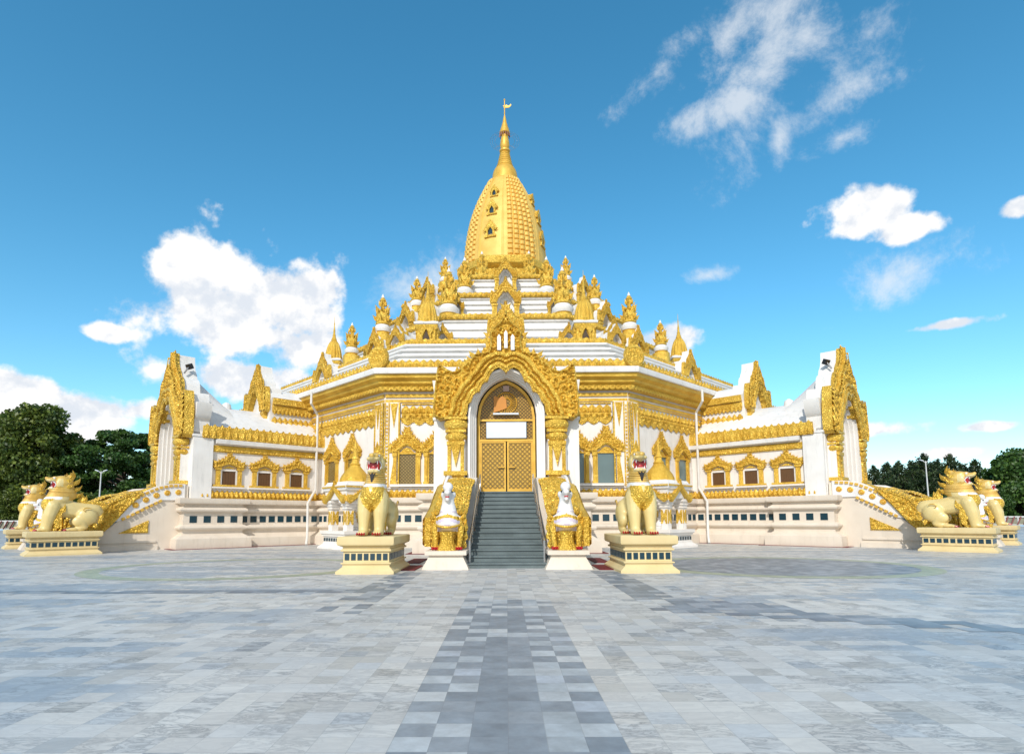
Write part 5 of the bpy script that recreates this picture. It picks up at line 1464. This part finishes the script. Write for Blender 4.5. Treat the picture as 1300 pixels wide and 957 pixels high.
at(copy_tree(tB), 92, 80, .86, 1.2, 'dark round tree filling the gap between the two big left trees')
at(copy_tree(tB), 215, 86, .80, 2.9, 'dark tree partly hidden behind the left wing gable')
lows = ((10, 62, .40), (60, 62, .42), (100, 64, .40), (140, 63, .38), (180, 64, .42))
for i, (px, Y, s) in enumerate(lows):
    o = at(copy_tree(tA), px, Y, s, i*1.3); o['group'] = 'low bushy trees behind the left lions'; o['label'] = 'low bushy young tree in the row behind the left lions and fence'; o.location.z = -1.6
cn = [needle_tree('conifer', 7.6, 3), needle_tree('conifer', 8.4, 8)]
cs = [(1092, 68, .88), (1112, 66, .92), (1128, 72, 1.14), (1143, 67, 1.0), (1160, 70, 1.14), (1176, 66, 1.10), (1192, 71, 1.18), (1208, 68, 1.12), (1224, 70, 1.0), (1240, 67, 1.02), (1256, 72, .98), (1082, 74, .8), (1150, 78, 1.0), (1203, 78, 1.05), (1240, 79, .95), (1101, 77, .9), (1136, 80, 1.15), (1169, 81, 1.2), (1185, 80, 1.12), (1222, 82, 1.15), (1266, 80, 1.1)]
for i, (px, Y, s) in enumerate(cs):
    o = cn[i] if i < 2 else copy_tree(cn[i % 2])
    at(o, px, Y, s*.88, i*1.7, 'one of the dark conifers in the dense row beyond the right fence')
tR = at(limb_tree('broadleaf_tree', 'dense dark broadleaf tree at the far right edge', GB, 7.8, 3.6, 'leaf_dark', 34000, .34, .05, 54, 40, .7, .62), 1292, 64)
at(copy_tree(tA), 1480, 66, .8, .7, 'green tree far outside the right edge, beyond the fence'); at(copy_tree(tB), 1640, 72, .9, .7, 'spreading tree far outside the right edge'); at(copy_tree(tB), -190, 70, .9, 1.7, 'spreading tree far outside the left edge')
at(copy_tree(tR), 1335, 68, 1.1, 2.2, 'dark broadleaf tree cut off by the right edge of the picture')
lows = ((1110, 64, .42), (1150, 63, .45), (1190, 64, .42), (1230, 63, .46), (1262, 62, .48))
for i, (px, Y, s) in enumerate(lows):
    at(copy_tree(tR), px, Y, s, i*1.3, 'low dark bush in the row behind the right lions and fence', 'low bushes behind the right lions'); 
# far wood closing the horizon
rs = np.random.RandomState(4); n = 60000
X = rs.uniform(-170, 170, n); Yv = rs.uniform(96, 110, n); hz = 4.2+1.6*np.sin(X*.21)+1.1*np.sin(X*.57+2)+.8*np.sin(X*1.3); Z = rs.random_sample(n)**.7*hz
P = np.stack([X, Yv, Z], 1); u = rs.normal(size=(n, 3)); u /= np.linalg.norm(u, axis=1)[:, None]; w = np.cross(u, rs.normal(size=(n, 3))); w /= np.linalg.norm(w, axis=1)[:, None]
s = (.9*(.6+.8*rs.random_sample(n)))[:, None]; V = np.stack([P-u*s*.5, P+w*s*.35, P+u*s*.5, P-w*s*.35], 1).reshape(-1, 3)
me = bpy.data.meshes.new('distant_wood'); me.from_pydata(V.tolist(), [], [(4*i, 4*i+1, 4*i+2, 4*i+3) for i in range(n)]); me.materials.append(M['leaf_dark'])
o = link('distant_wood', me); tag(o, 'dark far-off wood along the horizon', 'wood', None, 'stuff')

# ================================================================== to metres
done = set()
for o in bpy.data.objects:
    if o.type == 'MESH' and o.data.name not in done:
        o.data.transform(Matrix.Scale(SC, 4)); done.add(o.data.name)
    o.location = o.location*SC

# ================================================================== CAMERA
cam = bpy.data.cameras.new('camera'); co = bpy.data.objects.new('camera', cam); COL.objects.link(co); scene.camera = co
cam.sensor_width = 36; cam.sensor_fit = 'HORIZONTAL'; cam.lens = 740/1300*36; cam.clip_end = 4000; cam.clip_start = .1
PITCH, YAW, ROLL = R(6.2), R(.62), R(-.25)
co.location = (0, 0, SC)
co.rotation_euler = (Rz(YAW) @ Rx(PI/2+PITCH) @ Rz(ROLL)).to_euler()
cam.shift_x = 15/1300; cam.shift_y = 98.6/1300
CM = (Rz(YAW) @ Rx(PI/2+PITCH) @ Rz(ROLL)).to_3x3()
def pdir(px, py): return (CM @ Vector(((px-635)/740, -(py-577)/740, -1))).normalized()

# ================================================================== LIGHT
SUN_EL, SUN_AZ = R(36), R(-14)       # behind the camera, slightly to the left
sd = Vector((math.sin(SUN_AZ)*math.cos(SUN_EL), -math.cos(SUN_AZ)*math.cos(SUN_EL), math.sin(SUN_EL)))   # towards the sun
sl = bpy.data.lights.new('sun', 'SUN'); sl.energy = 3.2; sl.angle = R(.6); sl.color = (1, .955, .88)
so = bpy.data.objects.new('sun', sl); COL.objects.link(so); so.rotation_euler = sd.to_track_quat('Z', 'Y').to_euler()
wd = bpy.data.worlds.new('World'); scene.world = wd; wd.use_nodes = True; nt = wd.node_tree
bg = nt.nodes['Background']
sky = N(nt, 'ShaderNodeTexSky', sky_type='NISHITA'); sky.sun_disc = False; sky.sun_elevation = SUN_EL
sky.sun_rotation = math.atan2(sd.x, sd.y); sky.ozone_density = 2.5; sky.air_density = 1.0; sky.dust_density = .5; sky.altitude = 200
hs = N(nt, 'ShaderNodeHueSaturation'); hs.inputs['Saturation'].default_value = 1.28; hs.inputs['Hue'].default_value = .480; hs.inputs['Value'].default_value = 1.55
nt.links.new(sky.outputs[0], hs.inputs['Color'])
tc = N(nt, 'ShaderNodeTexCoord'); gen = tc.outputs['Generated']
n1 = N(nt, 'ShaderNodeTexNoise'); n1.inputs['Scale'].default_value = 10; n1.inputs['Detail'].default_value = 10; n1.inputs['Roughness'].default_value = .58
nt.links.new(gen, n1.inputs['Vector'])
n2 = N(nt, 'ShaderNodeTexNoise'); n2.inputs['Scale'].default_value = 9; n2.inputs['Detail'].default_value = 8; n2.inputs['Roughness'].default_value = .7; n2.inputs['Distortion'].default_value = .2
nt.links.new(gen, n2.inputs['Vector'])
def dotn(v):
    d = N(nt, 'ShaderNodeVectorMath', operation='DOT_PRODUCT'); nt.links.new(gen, d.inputs[0]); d.inputs[1].default_value = tuple(v); return d.outputs['Value']
# (px, py, rx, ry, tilt) -- directions in the sky where a cloud stands
CUM = [(312, 395, 100, 70, 0), (262, 372, 66, 60, 0), (365, 400, 75, 50, 0), (228, 350, 50, 46, 0), (270, 350, 68, 40, 0), (335, 372, 62, 44, 0), (400, 368, 42, 22, 0), (275, 415, 62, 40, 0), (330, 425, 90, 42, 0), (390, 440, 52, 30, 0), (300, 480, 110, 30, 0),
       (30, 500, 75, 26, 0), (110, 520, 90, 28, 0), (60, 545, 120, 30, 0), (180, 520, 40, 20, 0), (130, 422, 30, 12, 0), (1095, 272, 50, 30, 0), (1150, 292, 55, 20, 0), (1080, 290, 40, 20, 0), (1295, 262, 26, 14, 0),
       (845, 428, 38, 20, 0), (1100, 548, 60, 11, 0), (1200, 412, 50, 9, 0), (1265, 540, 40, 9, 0), (1195, 575, 40, 8, 0)]
WIS = [(985, 60, 40, 125, -.5), (940, 130, 55, 30, .0), (1020, 40, 90, 60, -.6), (935, 30, 70, 25, .8), (835, 92, 55, 18, .6), (1075, 120, 60, 30, .3), (990, 178, 14, 28, 0),
       (1130, 355, 62, 26, 0), (540, 362, 70, 28, .3), (580, 335, 40, 25, 0), (900, 350, 30, 10, 0), (1070, 175, 40, 18, .2), (1160, 340, 90, 40, .2), (880, 150, 40, 20, .3)]
def blobs(L):
    acc = None
    for (px, py, rx, ry, tl) in L:
        d = pdir(px, py); rt = d.cross(Vector((0, 0, 1))).normalized(); up = rt.cross(d).normalized()
        k = (pdir(px+1, py)-d).length
        u = rt*math.cos(tl)+up*math.sin(tl); v = up*math.cos(tl)-rt*math.sin(tl)
        a = mth(nt, 'MULTIPLY', dotn(u), 1/(rx*k)); b = mth(nt, 'MULTIPLY', dotn(v), 1/(ry*k))
        r2 = mth(nt, 'ADD', mth(nt, 'MULTIPLY', a, a), mth(nt, 'MULTIPLY', b, b))
        f = mth(nt, 'SUBTRACT', 1.0, mth(nt, 'SQRT', r2)); f = mth(nt, 'SUBTRACT', f, mth(nt, 'MULTIPLY', mth(nt, 'LESS_THAN', dotn(d), 0), 6.0))
        f = mth(nt, 'MAXIMUM', f, -1.6)
        acc = f if acc is None else mth(nt, 'SMOOTH_MAX', acc, f)
        if acc.node.operation == 'SMOOTH_MAX': acc.node.inputs[2].default_value = .25
    return acc
sy = N(nt, 'ShaderNodeSeparateXYZ'); nt.links.new(gen, sy.inputs[0])
mr = N(nt, 'ShaderNodeMapRange'); nt.links.new(sy.outputs[1], mr.inputs['Value'])      # unseen broken cloud bank, added behind the camera to brighten the ambient light
mr.inputs['From Min'].default_value = -.10; mr.inputs['From Max'].default_value = -.45; mr.inputs['To Min'].default_value = -1.6; mr.inputs['To Max'].default_value = .22
def sstep(v, lo, hi):
    m = N(nt, 'ShaderNodeMapRange', interpolation_type='SMOOTHSTEP'); nt.links.new(v, m.inputs['Value'])
    m.inputs['From Min'].default_value = lo; m.inputs['From Max'].default_value = hi; return m.outputs[0]
cu = mth(nt, 'ADD', mth(nt, 'MAXIMUM', blobs(CUM), mr.outputs[0]), mth(nt, 'MULTIPLY', mth(nt, 'SUBTRACT', n1.outputs[0], .46), 3.9))
al = sstep(cu, -.10, .45)
wi = mth(nt, 'ADD', blobs(WIS), mth(nt, 'MULTIPLY', mth(nt, 'SUBTRACT', n2.outputs[0], .50), 5.5))
al2 = mth(nt, 'MULTIPLY', sstep(wi, -.3, 1.5), .66)
# cloud shading: puffs of their own, greyer and bluer where the cloud is thick and low
off = N(nt, 'ShaderNodeVectorMath', operation='ADD'); nt.links.new(gen, off.inputs[0]); off.inputs[1].default_value = (.012, 0, -.022)
n3 = N(nt, 'ShaderNodeTexNoise'); n3.inputs['Scale'].default_value = 10; n3.inputs['Detail'].default_value = 10; n3.inputs['Roughness'].default_value = .58
nt.links.new(off.outputs[0], n3.inputs['Vector'])
shd = sstep(mth(nt, 'SUBTRACT', n1.outputs[0], n3.outputs[0]), -.10, .06)
ccol = mixc(nt, shd, (5.9, 6.3, 6.9), (8.2, 8.1, 8.0))
thin = mixc(nt, al2, hs.outputs[0], (7.0, 7.2, 7.4))
col = mixc(nt, al, thin, ccol)
nt.links.new(col, bg.inputs['Color']); bg.inputs['Strength'].default_value = .125

scene.view_settings.view_transform = 'Standard'; scene.view_settings.look = 'None'
scene.view_settings.exposure = 0.08; scene.view_settings.gamma = 1
